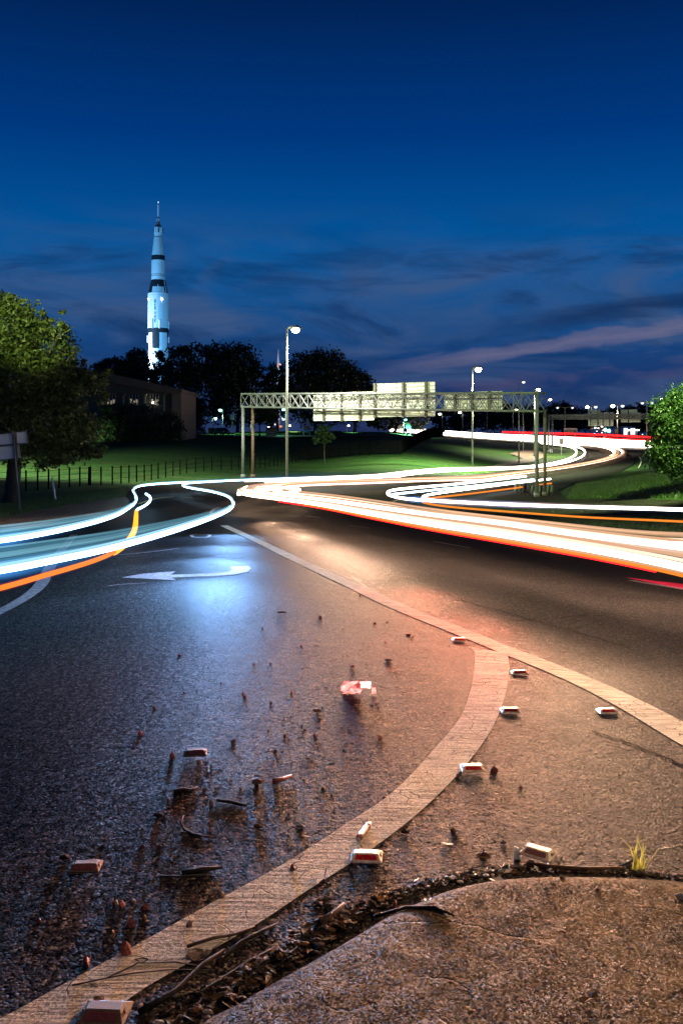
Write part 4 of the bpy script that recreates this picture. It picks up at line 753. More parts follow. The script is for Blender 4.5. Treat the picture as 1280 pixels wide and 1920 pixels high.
# the two stacked sign backs by the tree trunk
Zs = 41.; base = on(38, Zs); t = thing('sign_post', 'leaning grey post with two stacked white sign backs by the tree trunk', 'sign', base)
pt = P(25, 812, Zs); MB().tube([base-Vector((0, 0, .1)), pt], .045, 8).build('post', M['galv'], t, True)
for (p0, p1, p2, p3) in (((-30, 818), (50, 808), (51.5, 831), (-30, 837)), ((-34, 842), (36, 833), (39, 859), (-34, 866))):
    po = [P(*p_, Zs+.10) for p_ in (p0, p1, p2, p3)]; so = MB().prism(po, (0, .04, 0)).build('sign_panel', M['white'], t); ls = [Vector(x)+Vector((0, -.03, 0)) for x in po]
    for a, c_ in zip(ls, ls[1:]+ls[:1]): MB().tube([a, c_], .022, 5).build('frame', M['galv'], so)
MB().box(P(30, 838, Zs+.03), (.12, .07, 1.15), M=Matrix.Rotation(-.06, 3, 'Y')).build('bracket', M['rust'], t)
b0 = on(105.5, 49); t = thing('marker_post', 'thin white leaning marker post in the roadside grass', 'marker post', b0); MB().tube([b0-Vector((0, 0, .05)), P(97.5, 895, 49)], .05, 8).build('post', M['white'], t, True)
b0 = on(961, 118); t = thing('marker_post', 'small yellow marker post on the grass mound', 'marker post', b0); MB().tube([b0, b0+Vector((0, 0, .75))], .07, 8).build('post', plain('yellow_post', (.5, .4, .08), .6), t)
# ------------------------------------------------------------------ fences
def fence(label, pts, h, sp, picket=None, rails=(1.,), name='fence'):
    P3 = [on(x, z) for x, z in pts]; t = thing(name, label, 'fence', P3[0]); L = [0]
    for a, c_ in zip(P3, P3[1:]): L.append(L[-1]+(c_-a).length)
    f_ = lambda d: Vector((np.interp(d, L, [p.x for p in P3]), np.interp(d, L, [p.y for p in P3]), 0)); n = int(L[-1]/sp); pos = [f_(L[-1]*k/n) for k in range(n+1)]
    hh = lambda d: h[0]+(h[1]-h[0])*d
    for k, p in enumerate(pos): z = gz(p.x, p.y); MB().tube([(p.x, p.y, z-.1), (p.x, p.y, z+hh(k/n)+.06)], .04+.0002*p.y, 6).build('post', M['fence'], t)
    for r_ in rails: m_ = MB(); m_.tube([(p.x, p.y, gz(p.x, p.y)+hh(k/n)*r_) for k, p in enumerate(pos)], .009+.00006*pos[0].y, 5); m_.build('rail', M['fence'], t)
    if picket:
        m_ = MB(); d = 0
        while d < L[-1]: p = f_(d); z = gz(p.x, p.y); hk = hh(d/L[-1]); m_.box((p.x, p.y, z+hk/2+.03), (picket[0], .03, hk-.08)); d += picket[1]
        tag(m_.build('picket', M['fence'], t), kind='stuff')
    return t
t = fence('thin black wire fence along the lawn by the brown shoulder', [(-60, 53), (52, 57), (83, 58.5), (112, 60), (140, 61.5), (170, 63)], (1.1, 1.1), 1.02*1.0, None, (.35, .66, .95))
t = fence('low black gate frame in the wire fence', [(167, 63), (190, 64), (211, 65)], (1.05, 1.05), .78, None, (.85,), 'gate')
fence('faint black wire fence running behind the blue trails', [(211, 65.2), (255, 73), (300, 82), (350, 92), (403, 101), (440, 106), (500, 122), (560, 145)], (1.1, 1.6), 2.6, None, (.3, .6, .95))
fence('dark picket fence across the slope below the gantry signs', [(560, 148), (660, 150), (750, 150)], (1.9, 2.0), 1.5, (.09, .13))
fence('dark picket fence climbing away towards the highway', [(750.5, 150.5), (775, 172), (805, 215), (834, 262)], (2.0, 2.2), 2.2, (.12, .17))
# ------------------------------------------------------------------ crash cushion under the gantry end post
p0, p1 = P(966, 931, 76), P(1034, 915, 71); t = thing('crash_cushion', 'black and silver crash cushion at the foot of the gantry end post', 'crash cushion', on(1000, 73.5))
for k in range(10):
    u = k/9; x = 967+66*u; Z = 76-3*u+.0; g_ = on(x, Z); hh = .60
    bo = MB().box(g_+Vector((0, 0, .18+hh/2)), (.20, .5, hh), M=Matrix.Rotation(.12, 3, 'Y')).build('cushion_bay', M['black'], t)
    MB().prism([g_+Vector((-.16, -.3, .3)), g_+Vector((-.04, -.3, .3)), g_+Vector((.02, -.3, .76)), g_+Vector((-.08, -.3, .76))], (0, .04, 0)).build('fender_strip', M['galv'], bo)
    MB().box(g_+Vector((0, 0, .08)), (.07, .07, .3)).build('leg', M['rust'], bo)
t = thing('crash_cushion', 'tiny crash cushion at the foot of the far gantry post', 'crash cushion', on(1034, 196))
for k in range(4): g_ = on(1030+3.5*k, 196); MB().box(g_+Vector((0, 0, .45)), (.22, .6, .8), M=Matrix.Rotation(-.2, 3, 'Y')).build('cushion_bay', M['galv' if k < 2 else 'black'], t)
# ------------------------------------------------------------------ parked cars
def car(label, px, Z, rz, m, lit=None, group='parked cars', name='parked_car'):
    base = on(px, Z, .02); t = thing(name, label, 'car', base, rz, group); R = Matrix.Translation(base) @ Matrix.Rotation(rz, 4, 'Z'); w = .86
    prof = [(-2.2, .3), (-2.25, .75), (-2.1, .95), (-1.6, 1.0), (-1.05, 1.42), (.35, 1.45), (1.1, 1.0), (2.0, .85), (2.2, .65), (2.2, .3)]
    TF = lambda p: R @ Vector(p)
    MB().prism([TF((x, -w, z)) for x, z in prof], R.to_3x3() @ Vector((0, 2*w, 0))).build('body', m, t)
    for s_ in (-1, 1):
        MB().prism([TF((x, s_*(w+.005), z)) for x, z in ((-1.45, 1.02), (-1.0, 1.36), (.3, 1.38), (.9, 1.02))], R.to_3x3() @ Vector((0, s_*.01, 0))).build('side_window', M['glass'], t)
        for x in (-1.35, 1.35): wh = MB().tube([TF((x, s_*(w-.12), .32)), TF((x, s_*(w+.05), .32))], .32, 12).build('wheel', M['tyre'], t); MB().tube([TF((x, s_*(w+.052), .32)), TF((x, s_*(w+.06), .32))], .19, 10).build('rim', M['galv'], wh)
        MB().box(TF((2.2, s_*.6, .68)), (.06, .35, .16), rz).build('headlight', lit or M['alu'], t); MB().box(TF((-2.24, s_*.6, .8)), (.06, .3, .16), rz).build('taillight', M['redlens'], t)
    MB().prism([TF((.4, -w*.88, 1.43)), TF((1.06, -w*.88, 1.03)), TF((1.06, w*.88, 1.03)), TF((.4, w*.88, 1.43))], R.to_3x3() @ Vector((.02, 0, .02))).build('windscreen', M['glass'], t)
    return t
car('dark parked car glinting under the teal lamp', 416, 196, -1.05, M['cardark']); car('dark parked car half lost in the shade of the trees', 371, 198, -1.0, M['cardark'])
vl = emis('white_car_lamp', (1, .9, .8), 6, False); vr = emis('red_car_lamp', (1, .03, .02), 6, False)
for k, (x, Z, l, lab) in enumerate(((1112, 290, vl, 'far car with white lamps below the stepped sign back'), (1117, 300, vr, 'far car with red lamps below the stepped sign back'), (1123, 285, vl, 'far car with white lamps beside the teal signal'), (1127, 310, vr, 'far car with red lamps close to the teal signal'))):
    car(lab, x, Z, -1.5, M['cardark'], l, 'cars waiting at the far signal', 'waiting_car')
for k in range(16):
    x = random.choice([random.uniform(1108, 1130), random.uniform(1160, 1215)]); y = random.uniform(800, 818); Z = random.uniform(310, 420); p = P(x, y, Z); c3 = random.choice([(1, .1, .05), (1, .85, .6), (1, .4, .1), (.7, .85, 1), (1, .9, .9)])
    nm_ = {(1, .1, .05): 'red', (1, .85, .6): 'warm white', (1, .4, .1): 'orange', (.7, .85, 1): 'bluish', (1, .9, .9): 'pinkish white'}[c3]; lb_ = 'tiny %s light %s' % (nm_, 'among the far waiting cars' if x < 1140 else 'around the blue lit shop'); t = thing('shop_light', lb_, 'light', on(x, Z), 0, lb_.replace('light', 'lights', 1)); MB().tube([on(x, Z), p], .05, 5).build('pole', M['pole'], t); MB().rock(p, random.uniform(.18, .4)).build('bulb', emis('far_bulb', c3, random.uniform(3, 9), False), t)
# ------------------------------------------------------------------ trees
def leaves(lobes, n, size, seed, flat=.6, shell=.55):
    """numpy arrays of small leaf-shaped quads filling lobes (x, y, z, rx, ry, rz)"""
    r = np.random.default_rng(seed); L = np.array(lobes, float); wt = L[:, 3]*L[:, 5]*(L[:, 4]**.5); idx = r.choice(len(L), n, p=wt/wt.sum())
    # twig clumps: each lobe holds clump centres, leaves gather round them
    ncl = max(8, n//26); ci = r.choice(len(L), ncl, p=wt/wt.sum()); d = r.normal(size=(ncl, 3)); d /= np.linalg.norm(d, axis=1)[:, None]
    rad = (shell+(1-shell)*r.random(ncl)**.6)[:, None]*r.uniform(.85, 1.13, (ncl, 1)); cc = L[ci, :3] + d*rad*L[ci, 3:6]
    k = r.integers(0, ncl, n); sp = (L[ci[k], 3:6].mean(1)*.17)[:, None]; C = cc[k] + r.normal(size=(n, 3))*sp*np.array([1, 1, .7])
    a = r.normal(size=(n, 3)); a /= np.linalg.norm(a, axis=1)[:, None]; b_ = np.cross(a, r.normal(size=(n, 3))); b_ /= np.linalg.norm(b_, axis=1)[:, None]
    s_ = (size*r.uniform(.6, 1.4, n))[:, None]; V = np.stack([C-a*s_, C+b_*s_*.5-a*s_*.1, C+a*s_, C-b_*s_*.5-a*s_*.1], 1).reshape(-1, 3)
    return V, np.arange(4*n).reshape(n, 4)
def tree(label, base, lobes, n, size, seed, lm, trunk=None, group='trees', branches=14, name='tree', tr=.22):
    t = thing(name, label, 'tree', base, 0, group); V, Q = leaves(lobes, n, size, seed); npmesh('crown', V, Q, M[lm], t)
    r = random.Random(seed); L0 = lobes[0]; top = Vector((sum(l[0] for l in lobes)/len(lobes), sum(l[1] for l in lobes)/len(lobes), max(l[2] for l in lobes))); b = MB(); fork = Vector(base).lerp(top, .35); fork.x = base.x+(top.x-base.x)*.2
    b.tube([Vector(base)-Vector((0, 0, .2)), Vector(base)+Vector((tr*.1, 0, .4)), Vector(base).lerp(fork, .5), fork, fork.lerp(top, .45)], [tr*1.5, tr*1.08, tr, tr*.85, tr*.3], 9)
    for k in range(branches):
        l = lobes[k % len(lobes)]; e = Vector((l[0]+r.uniform(-.6, .6)*l[3], l[1]+r.uniform(-.6, .6)*l[4], l[2]+r.uniform(-.3, .7)*l[5])); s0 = fork.lerp(top, r.uniform(-.1, .4)); mid = s0.lerp(e, .5)+Vector((r.uniform(-.3, .3), 0, r.uniform(0, .1)*(e-s0).length))
        b.tube([s0, mid, e], [tr*.45, tr*.26, tr*.06], 5)
    b.build('trunk', M['bark'], t, True); return t
def lob(l, Z, dep=.9):
    """lobes given as (column, row, radius in px[, row radius]) at distance Z"""
    o = []
    for q_ in l: x, y, r_ = q_[:3]; rv = q_[3] if len(q_) > 3 else r_; dz = q_[4] if len(q_) > 4 else 0; p = P(x, y, Z+dz); k = (Z+dz)/F; o.append((p.x, p.y, p.z, r_*k, r_*k*dep, rv*k))
    return o
tree('big leafy tree with lamplit yellow green top beside the road signs', on(22, 47.5), lob([(20, 622, 62, 60), (85, 655, 52, 55), (-60, 660, 95, 85), (30, 720, 95, 75), (120, 715, 42, 40, -1), (178, 712, 28, 18, -1.2), (60, 795, 100, 48), (-70, 790, 110, 60), (140, 808, 52, 34), (172, 845, 26, 15), (120, 850, 50, 16), (75, 866, 40, 12), (10, 835, 60, 30), (186, 742, 20, 16), (12, 568, 16, 26), (38, 585, 14, 22), (118, 606, 13, 24, -1), (84, 600, 16, 20), (150, 668, 15, 18, -1), (205, 700, 14, 10, -1), (150, 760, 18, 14, -1)], 46.5), 64000, .095, 3, 'leaf_bright', tr=.33, group='roadside trees', branches=22)
tree('round dense green tree at the edge of the grass beyond the trails', on(1330, 50), lob([(1275, 800, 52, 45), (1300, 770, 70, 45), (1255, 845, 40, 42), (1340, 800, 90, 75), (1290, 865, 50, 38), (1238, 815, 22, 30), (1360, 860, 80, 45), (1232, 858, 16, 22), (1222, 790, 12, 14), (1245, 765, 16, 14), (1268, 748, 12, 16), (1218, 838, 12, 12), (1246, 890, 18, 10), (1278, 900, 22, 10), (1225, 872, 9, 8)], 49), 46000, .075, 5, 'leaf_green', tr=.22, group='roadside trees', branches=16)
DK = [('dark tree low against the sky to one side of the rocket', 215, 236, [(205, 690, 26, 20), (230, 705, 30, 28), (195, 720, 25, 30)], 5000),
 ('dark tree touching the flank of the rocket', 262, 236, [(258, 680, 22, 24), (245, 705, 25, 30), (270, 720, 22, 40)], 5000),
 ('thin dark tree with the lit rocket shining through its leaves', 302, 240, [(300, 682, 16, 22), (308, 665, 12, 16), (300, 715, 20, 28), (310, 695, 14, 22)], 1500),
 ('broad black tree rising just beside the rocket', 370, 228, [(345, 690, 34, 42), (375, 680, 42, 36), (335, 740, 40, 50), (385, 740, 48, 55), (352, 780, 40, 30)], 10000),
 ('tall rounded black tree crown left of the gap with the mast', 445, 226, [(440, 680, 42, 36), (465, 715, 30, 40), (420, 700, 40, 50), (450, 760, 45, 40), (482, 700, 14, 28)], 9000),
 ('dark tree in front of the thin mast', 520, 232, [(515, 715, 24, 32), (525, 745, 28, 40), (505, 760, 24, 34)], 3600),
 ('large round dark tree behind the tall lamp pole', 590, 226, [(585, 700, 42, 42), (615, 690, 44, 34), (560, 720, 36, 42), (600, 750, 60, 45), (640, 715, 36, 40)], 11000),
 ('dark tree sloping down behind the gantry signs', 665, 228, [(660, 712, 28, 30), (675, 745, 30, 40), (650, 760, 40, 34), (700, 775, 30, 20)], 6000),
 ('low dark tree half hidden by the gantry signs', 740, 262, [(720, 790, 34, 14), (755, 785, 30, 14), (785, 788, 22, 16)], 2500)]
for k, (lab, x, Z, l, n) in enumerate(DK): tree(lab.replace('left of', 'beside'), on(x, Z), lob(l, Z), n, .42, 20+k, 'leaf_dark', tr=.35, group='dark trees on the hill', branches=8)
FT = [('far dark tree mass behind the gantry end post', 1055, 430, [(1050, 772, 30, 16), (1075, 778, 34, 16), (1030, 785, 24, 16)]), ('far dark tree between the highway lamps', 1165, 470, [(1165, 776, 34, 14), (1130, 786, 34, 14)]), ('far dark tree next to the big green tree', 1225, 460, [(1215, 776, 30, 16), (1250, 770, 34, 20)]),
 ('far dark tree over the start of the white trails', 850, 440, [(840, 788, 36, 18), (870, 786, 34, 20)]), ('far dark tree below the gantry truss', 925, 430, [(905, 784, 32, 22), (940, 782, 36, 24)]), ('far dark tree beside the unlit poles', 990, 430, [(975, 784, 36, 22), (1005, 784, 30, 22)]), ('far dark tree seen through the far gantry', 1100, 470, [(1095, 792, 40, 14), (1060, 797, 30, 14)]), ('far dark tree behind the lit shop', 1195, 480, [(1190, 795, 40, 14)])]
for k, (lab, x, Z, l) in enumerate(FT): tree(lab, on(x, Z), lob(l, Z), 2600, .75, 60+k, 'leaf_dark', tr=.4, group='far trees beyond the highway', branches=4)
tree('small lit tree glowing teal green beside the gantry corner post', on(487, 192), lob([(487, 775, 22, 18), (478, 762, 16, 14), (505, 778, 18, 16), (470, 785, 14, 12)], 192), 2600, .22, 90, 'leaf_green', tr=.14, group='small trees')
tree('young slender tree on the slope before the dark picket fence', on(608, 138), lob([(606, 808, 16, 10), (600, 822, 13, 10), (615, 820, 12, 9)], 138), 1300, .14, 91, 'leaf_green', tr=.07, group='small trees', branches=6)
tree('leafy bush lit teal and yellow in front of the pale wing', on(195, 150), lob([(190, 815, 22, 14), (205, 790, 16, 20), (180, 800, 14, 14), (200, 770, 12, 12)], 150), 3200, .2, 92, 'leaf_green', tr=.1, group='small trees', branches=8)
spot(P(188, 822, 147), P(192, 805, 150), 260, (.7, 1, .6), 110, .1)
b_ = on(270, 152); t = thing('hedge', 'long black hedge growing along the front of the brick hall', 'hedge', b_)
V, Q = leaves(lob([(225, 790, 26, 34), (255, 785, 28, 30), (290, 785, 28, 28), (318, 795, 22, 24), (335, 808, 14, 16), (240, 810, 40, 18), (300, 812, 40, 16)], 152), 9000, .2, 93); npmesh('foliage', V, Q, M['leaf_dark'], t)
# greenery light between the trunks behind the notice boards
sheet('lawn_strip', [on(x, z) for x, z in ((440, 205), (640, 205), (640, 235), (440, 235))], M['grass'], .03, .0003)
for x, y, Z, w_, c3, lb_ in ((500, 803, 222, 3500, (1, .9, .55), 'warm low lamp glowing behind the maroon topped notice board'), (540, 800, 222, 2500, (.8, 1, .45), 'low lamp glowing just past the tall lamp pole'), (650, 800, 222, 1200, (.4, 1, .6), 'low lamp glowing under the lowest gantry sign'), (470, 790, 205, 1200, (.4, 1, .8), 'low lamp in the lit tree by the gantry corner post')):
    lamp(lb_, x, y-3, Z, 1, 'lampfar', w_, c3, arm=.1, r=.06, group='low campus lamps', size=.8)
# ------------------------------------------------------------------ grass blades near the kerbs (stuff)
def blades(name, poly_px, n, h, seed, w=.012):
    r = np.random.default_rng(seed); C = []; pp = [Vector(p[:2]) for p in G(poly_px)]; xs = [p.x for p in pp]; ys = [p.y for p in pp]
    def ins(x, y):
        c_ = False; j = len(pp)-1
        for i in range(len(pp)):
            if (pp[i].y > y) != (pp[j].y > y) and x < (pp[j].x-pp[i].x)*(y-pp[i].y)/(pp[j].y-pp[i].y)+pp[i].x: c_ = not c_
            j = i
        return c_
    while len(C) < n:
        x, y = r.uniform(min(xs), max(xs)), r.uniform(min(ys), max(ys))
        if ins(x, y): C.append((x, y))
    C = np.array(C); Z = EYE-depth(C[:, 0], C[:, 1])-.03; a = r.uniform(0, math.tau, n); hh = h*r.uniform(.5, 1.3, n); wv = w*r.uniform(.7, 1.4, n); ln = r.normal(size=(n, 2))*h*.35
    B = np.column_stack([C, Z]); d = np.column_stack([np.cos(a)*wv, np.sin(a)*wv, np.zeros(n)]); T = B+np.column_stack([ln, hh]); V = np.stack([B-d, B+d, T], 1).reshape(-1, 3)
    return tag(npmesh(name, V, np.arange(3*n).reshape(n, 3), M['blade']), kind='stuff')
blades('grass', [(-40, 1000), (0, 974), (60, 959), (130, 947), (235, 932), (240, 915), (160, 925), (60, 940), (-40, 955)], 26000, .16, 1, .016)
blades('grass', [(990, 973), (1100, 969), (1280, 967), (1330, 968), (1330, 1009), (1280, 1003), (1100, 984)], 16000, .12, 2, .012)
blades('grass', [(1060, 934), (1079, 908), (1140, 895), (1165, 884), (1300, 884), (1300, 936)], 16000, .18, 3, .03)
# ------------------------------------------------------------------ raised pavement markers
def marker(label, px, py, rz=0., s_=1., tip=0., group='raised pavement markers', roll=0., z0=.0, body='cream', lens='redlens'):
    p = gp(px, py); t = thing('pavement_marker', label, 'pavement marker', (p.x, p.y, p.z+.010+z0), rz, group); t.rotation_euler = (tip, roll, rz); w, d, h = .05*s_, .046*s_, .019*s_
    def tr(v): return [(x, y, z) for x, y, z in v]
    bv = [(-w, -d, 0), (w, -d, 0), (w, d, 0), (-w, d, 0), (-w*.97, -d*.96, .004), (w*.97, -d*.96, .004), (w*.97, d*.96, .004), (-w*.97, d*.96, .004), (-w*.72, -d*.30, h), (w*.72, -d*.30, h), (w*.72, d*.30, h), (-w*.72, d*.30, h)]
    me = bpy.data.meshes.new('housing'); me.from_pydata(bv, [], [(3, 2, 1, 0), (0, 1, 5, 4), (1, 2, 6, 5), (2, 3, 7, 6), (3, 0, 4, 7), (4, 5, 9, 8), (5, 6, 10, 9), (6, 7, 11, 10), (7, 4, 8, 11), (8, 9, 10, 11)]); me.materials.append(M[body])
    ho = bpy.data.objects.new('housing', me); COL.objects.link(ho); ho.parent = t; bm = ho.modifiers.new('b', 'BEVEL'); bm.width = .0018; bm.segments = 2
    for sg in (-1, 1):
        lo_, hi_ = Vector((0, -sg*-1*d*.9, .0055)), Vector((0, sg*d*.36, h*.93)); q_ = [(-w*.70, sg*d*.80, .0075), (w*.70, sg*d*.80, .0075), (w*.60, sg*d*.43, h*.83), (-w*.60, sg*d*.43, h*.83)]; n = Vector((0, sg*h, d*.6)).normalized()*.0012
        me = bpy.data.meshes.new('reflector'); me.from_pydata([tuple(Vector(v)+n) for v in q_]+[tuple(Vector(v)-n) for v in q_], [], [(0, 1, 2, 3), (7, 6, 5, 4), (0, 4, 5, 1), (1, 5, 6, 2), (2, 6, 7, 3), (3, 7, 4, 0)]); me.materials.append(M[lens]); ro = bpy.data.objects.new('reflector', me); COL.objects.link(ro); ro.parent = t
    for sg in (-1, 1):
        me = bpy.data.meshes.new('grip_notch'); c_ = (sg*w*.87, 0, h*.55); me.from_pydata([(c_[0]-.002, -.012, c_[2]-.003), (c_[0]+.004, -.012, c_[2]-.003), (c_[0]+.004, .012, c_[2]-.003), (c_[0]-.002, .012, c_[2]-.003), (c_[0]-.002, -.010, c_[2]+.004), (c_[0]+.002, -.010, c_[2]+.004), (c_[0]+.002, .010, c_[2]+.004), (c_[0]-.002, .010, c_[2]+.004)], [], [(3, 2, 1, 0), (4, 5, 6, 7), (0, 1, 5, 4), (1, 2, 6, 5), (2, 3, 7, 6), (3, 0, 4, 7)]); me.materials.append(M['stone_brown']); o = bpy.data.objects.new('grip_notch', me); COL.objects.link(o); o.parent = t
    return t
marker('cream and red pavement marker at the curved white line, just below the torn roll', 687, 1613, -.08, 1.05)
marker('red fronted pavement marker beside the middle of the curved white line', 885, 1446, .02)
marker('red fronted pavement marker where the curved white line bends most', 956, 1337, 0.)
marker('red fronted pavement marker in the fork between the two white lines', 973, 1265, .0)
marker('reddish pavement marker before the fork, on the far side of the straight line', 860, 1203, .1)
marker('red fronted pavement marker touching the straight white line', 1137, 1338, .05)
marker('loose cream pavement marker with a dull maroon face lying in the island litter', 1009, 1608, -.55, 1.08, .0, roll=.06, z0=.004, lens='dulllens')
marker('dark pavement marker lying in the gutter at the bottom edge', 197, 1911, -.05, 1.15, 0., z0=.002, body='dirty', lens='dulllens')  # cream marker in shade; the shade is put into its dark body colour
marker('loose brown pavement marker lying amid the dark lane stones', 366, 1417, .12, 1.0, body='dirty', lens='dulllens')
marker('loose tipped pavement marker lying far up the dark lane', 528, 1151, .1, .75, body='dirty', lens='dulllens')
marker('broken pavement marker lying face down on the dark lane near the stick', 162, 1632, .05, .95, body='dirty', lens='dulllens')
# ------------------------------------------------------------------ litter on the road
def single(name, label, cat, o_mb, m, p, group=None): o = o_mb.build(name, m); return tag(o, label, cat, group)
p = gp(666, 1301); t = thing('plastic_scrap', 'crumpled red and white plastic scrap standing on the dark lane', 'plastic scrap', p)
def crumple(c, w, h, d, seed, n=7):
    r = random.Random(seed); b = MB(); g_ = [[Vector((c[0]+w*(i/n-.5)+r.uniform(-.1, .1)*w, c[1]+r.uniform(-.5, .5)*d, max(p.z+.001, c[2]+h*(j/n)+r.uniform(-.1, .1)*h)) ) for i in range(n+1)] for j in range(n+1)]
    for j in range(n):
        for i in range(n): b.quad(g_[j][i], g_[j][i+1], g_[j+1][i+1]); b.quad(g_[j][i], g_[j+1][i+1], g_[j+1][i])
    return b
crumple(p+Vector((-.02, 0, 0)), .10, .068, .03, 4).build('red_sheet', M['redplastic'], t); crumple(p+Vector((.042, .01, .03)), .075, .036, .03, 5, 5).build('white_sheet', M['milky'], t); crumple(p+Vector((.10, 0, .0)), .025, .034, .02, 6, 4).build('red_shard', M['redplastic'], t)
a, c_ = gp(672, 1579), gp(692, 1552); t = thing('torn_roll', 'torn reddish brown roll lying across the curved white line', 'litter', a); ax = [a.lerp(c_, k/6)+Vector((random.uniform(-.002, .002), 0, .013)) for k in range(7)]
MB().tube(ax, [.010, .012, .0105, .0125, .011, .012, .009], 9).build('roll', plain('reddish_roll', (.25, .09, .05), .35, 0, .6, 80, .5), t, True); MB().tube([ax[-2]+Vector((0, 0, .001)), ax[-1]+Vector((.003, .004, .001))], [.0125, .008], 8).build('torn_end', M['paper'], t); MB().tube([ax[0]+Vector((-.004, -.006, -.004)), ax[1]], [.006, .0122], 8).build('torn_end', M['paper'], t)
a = gp(702, 1605); tag(MB().tube([a+Vector((-.03, .0, .008)), a+Vector((0, .004, .009)), a+Vector((.035, 0, .007))], [.004, .008, .004], 7).build('seed_head', plain('straw_seed', (.45, .3, .1), .8, 0, .5, 120, .6), None, True), 'straw coloured seed head behind the cream marker', 'seed head')
def stick(name, label, pts, r, m, group=None, cat='stick', z=.0):
    l = []; 
    for q_ in pts: g_ = gp(q_[0], q_[1]); g_.z = max(g_.z, ICE(g_.x, g_.y) if isl_in(g_.x, g_.y) else g_.z); l.append(g_+Vector((0, 0, r*.9+z+(q_[2] if len(q_) > 2 else 0))))
    return tag(MB().tube(l, [r*(.7+.5*random.random()) for _ in l[:-1]]+[r*.4], 6).build(name, m, None, True), label, cat, group)
def isl_in(x, y):
    c_ = False; j = len(ipoly)-1
    for i in range(len(ipoly)):
        if (ipoly[i][1] > y) != (ipoly[j][1] > y) and x < (ipoly[j][0]-ipoly[i][0])*(y-ipoly[i][1])/(ipoly[j][1]-ipoly[i][1])+ipoly[i][0]: c_ = not c_
        j = i
    return c_
stick('stick', 'long grey brown stick lying along the island edge by the grass tuft', [(985, 1626), (1040, 1631), (1100, 1634), (1165, 1631)], .009, M['drywood'])
stick('stick', 'thin dark stick leaning from the island litter towards the grass tuft', [(1145, 1632), (1180, 1618), (1210, 1612, .02)], .004, M['wood'])
stick('stick', 'long thin black stick lying on the concrete island', [(703, 1722), (760, 1726), (815, 1737), (850, 1752)], .006, M['wood'])
stick('stick', 'thick wet stick lying in the gutter beside the lower white line', [(262, 1902), (330, 1862), (380, 1812), (420, 1785)], .007, M['wood'])
stick('stick', 'wet black stick running along the gutter to the bottom edge', [(300, 1915), (400, 1850), (470, 1805), (525, 1775)], .006, M['wood'])
stick('stick', 'pale wet stick in the gutter crossing the wire ends', [(408, 1808), (450, 1770), (490, 1750), (520, 1735)], .006, M['wood'])
stick('stick', 'short dark wooden sliver in the gutter under the marker', [(600, 1738), (630, 1715), (645, 1700)], .011, M['drywood'])
stick('stick', 'flat brown stick lying on the dark lane near the stone pair', [(513, 1470), (530, 1466), (546, 1459)], .012, M['stone_red'])
stick('stick', 'dark jagged stick on the lane below the loose brown marker', [(327, 1489), (345, 1485), (358, 1487), (371, 1479)], .009, M['wood'])
stick('stick', 'dark twig on the lane between brown stones and the line', [(407, 1503), (430, 1506), (450, 1511), (463, 1513)], .007, M['wood'])
stick('stick', 'thin pale twig lying flat on the dark lane', [(300, 1645), (345, 1644), (390, 1641)], .003, M['wire'])
stick('stick', 'dark bark strip lying behind the pale twig', [(342, 1641), (380, 1634), (416, 1630)], .008, M['wood'])
stick('twig', 'brown twig on the white line close to the gutter sticks', [(352, 1778), (400, 1762), (440, 1755), (478, 1740)], .005, M['drywood'])
stick('wire', 'dark looped wire lying across the lower white line', [(136, 1850), (200, 1836), (252, 1812), (262, 1805), (253, 1801), (268, 1798), (279, 1801), (270, 1806), (256, 1808), (330, 1806), (407, 1819)], .0025, M['wire'], cat='wire')
stick('wire', 'second thin wire curving beside the looped one', [(190, 1838), (250, 1827), (320, 1820), (405, 1821)], .0025, M['wire'], cat='wire')
stick('wire', 'short hooked black wire lying on the dark lane', [(343, 1543, .02), (340, 1550, .01), (345, 1557), (362, 1566), (385, 1570), (400, 1571)], .004, M['wire'], cat='wire')
for k, (x, y, s_, mm, lab) in enumerate(((483, 1470, .026, 'stone_brown', 'round brown stone beside the flat brown stick'), (728, 1241, .024, 'stone_grey', 'block shaped grey stone with a red shade up the lane'), (660, 1252, .020, 'stone_red', 'dark red stone up the lane near the plastic scrap'), (594, 1336, .022, 'stone_red', 'dark red stone alone below the plastic scrap'), (484, 1553, .018, 'leafdead', 'tan wedge shaped stone on the lane close to the curved line'), (564, 1552, .015, 'stone_grey', 'small pale stone near the tan wedge'),
        (578, 1424, .014, 'stone_brown', 'brown stone with a bright top between the sticks and the line'), (122, 1612, .020, 'wood', 'black stone with a pale tip beside the broken marker'), (298, 1531, .018, 'wood', 'flat black stone on the lane beside the hooked wire'), (765, 1192, .02, 'stone_red', 'red stone closest to the straight white line'), (759, 1563, .017, 'wood', 'black lump on the asphalt beside the torn roll'), (944, 1582, .012, 'stone_grey', 'pale grey pebble lying short of the loose cream marker'), (1276, 1719, .02, 'stone_grey', 'pale stone on the island at the picture edge'), (1023, 1699, .010, 'stone_grey', 'grey pebble on the concrete island'), (1053, 1673, .010, 'stone_brown', 'brown pebble on the concrete island'))):
    g_ = gp(x, y); 
    if isl_in(g_.x, g_.y): g_.z = ICE(g_.x, g_.y)
    tag(MB().rock(g_+Vector((0, 0, s_*.4)), s_*.8, (1.15, .8, .75)).build('stone', M[mm]), lab, 'stone')
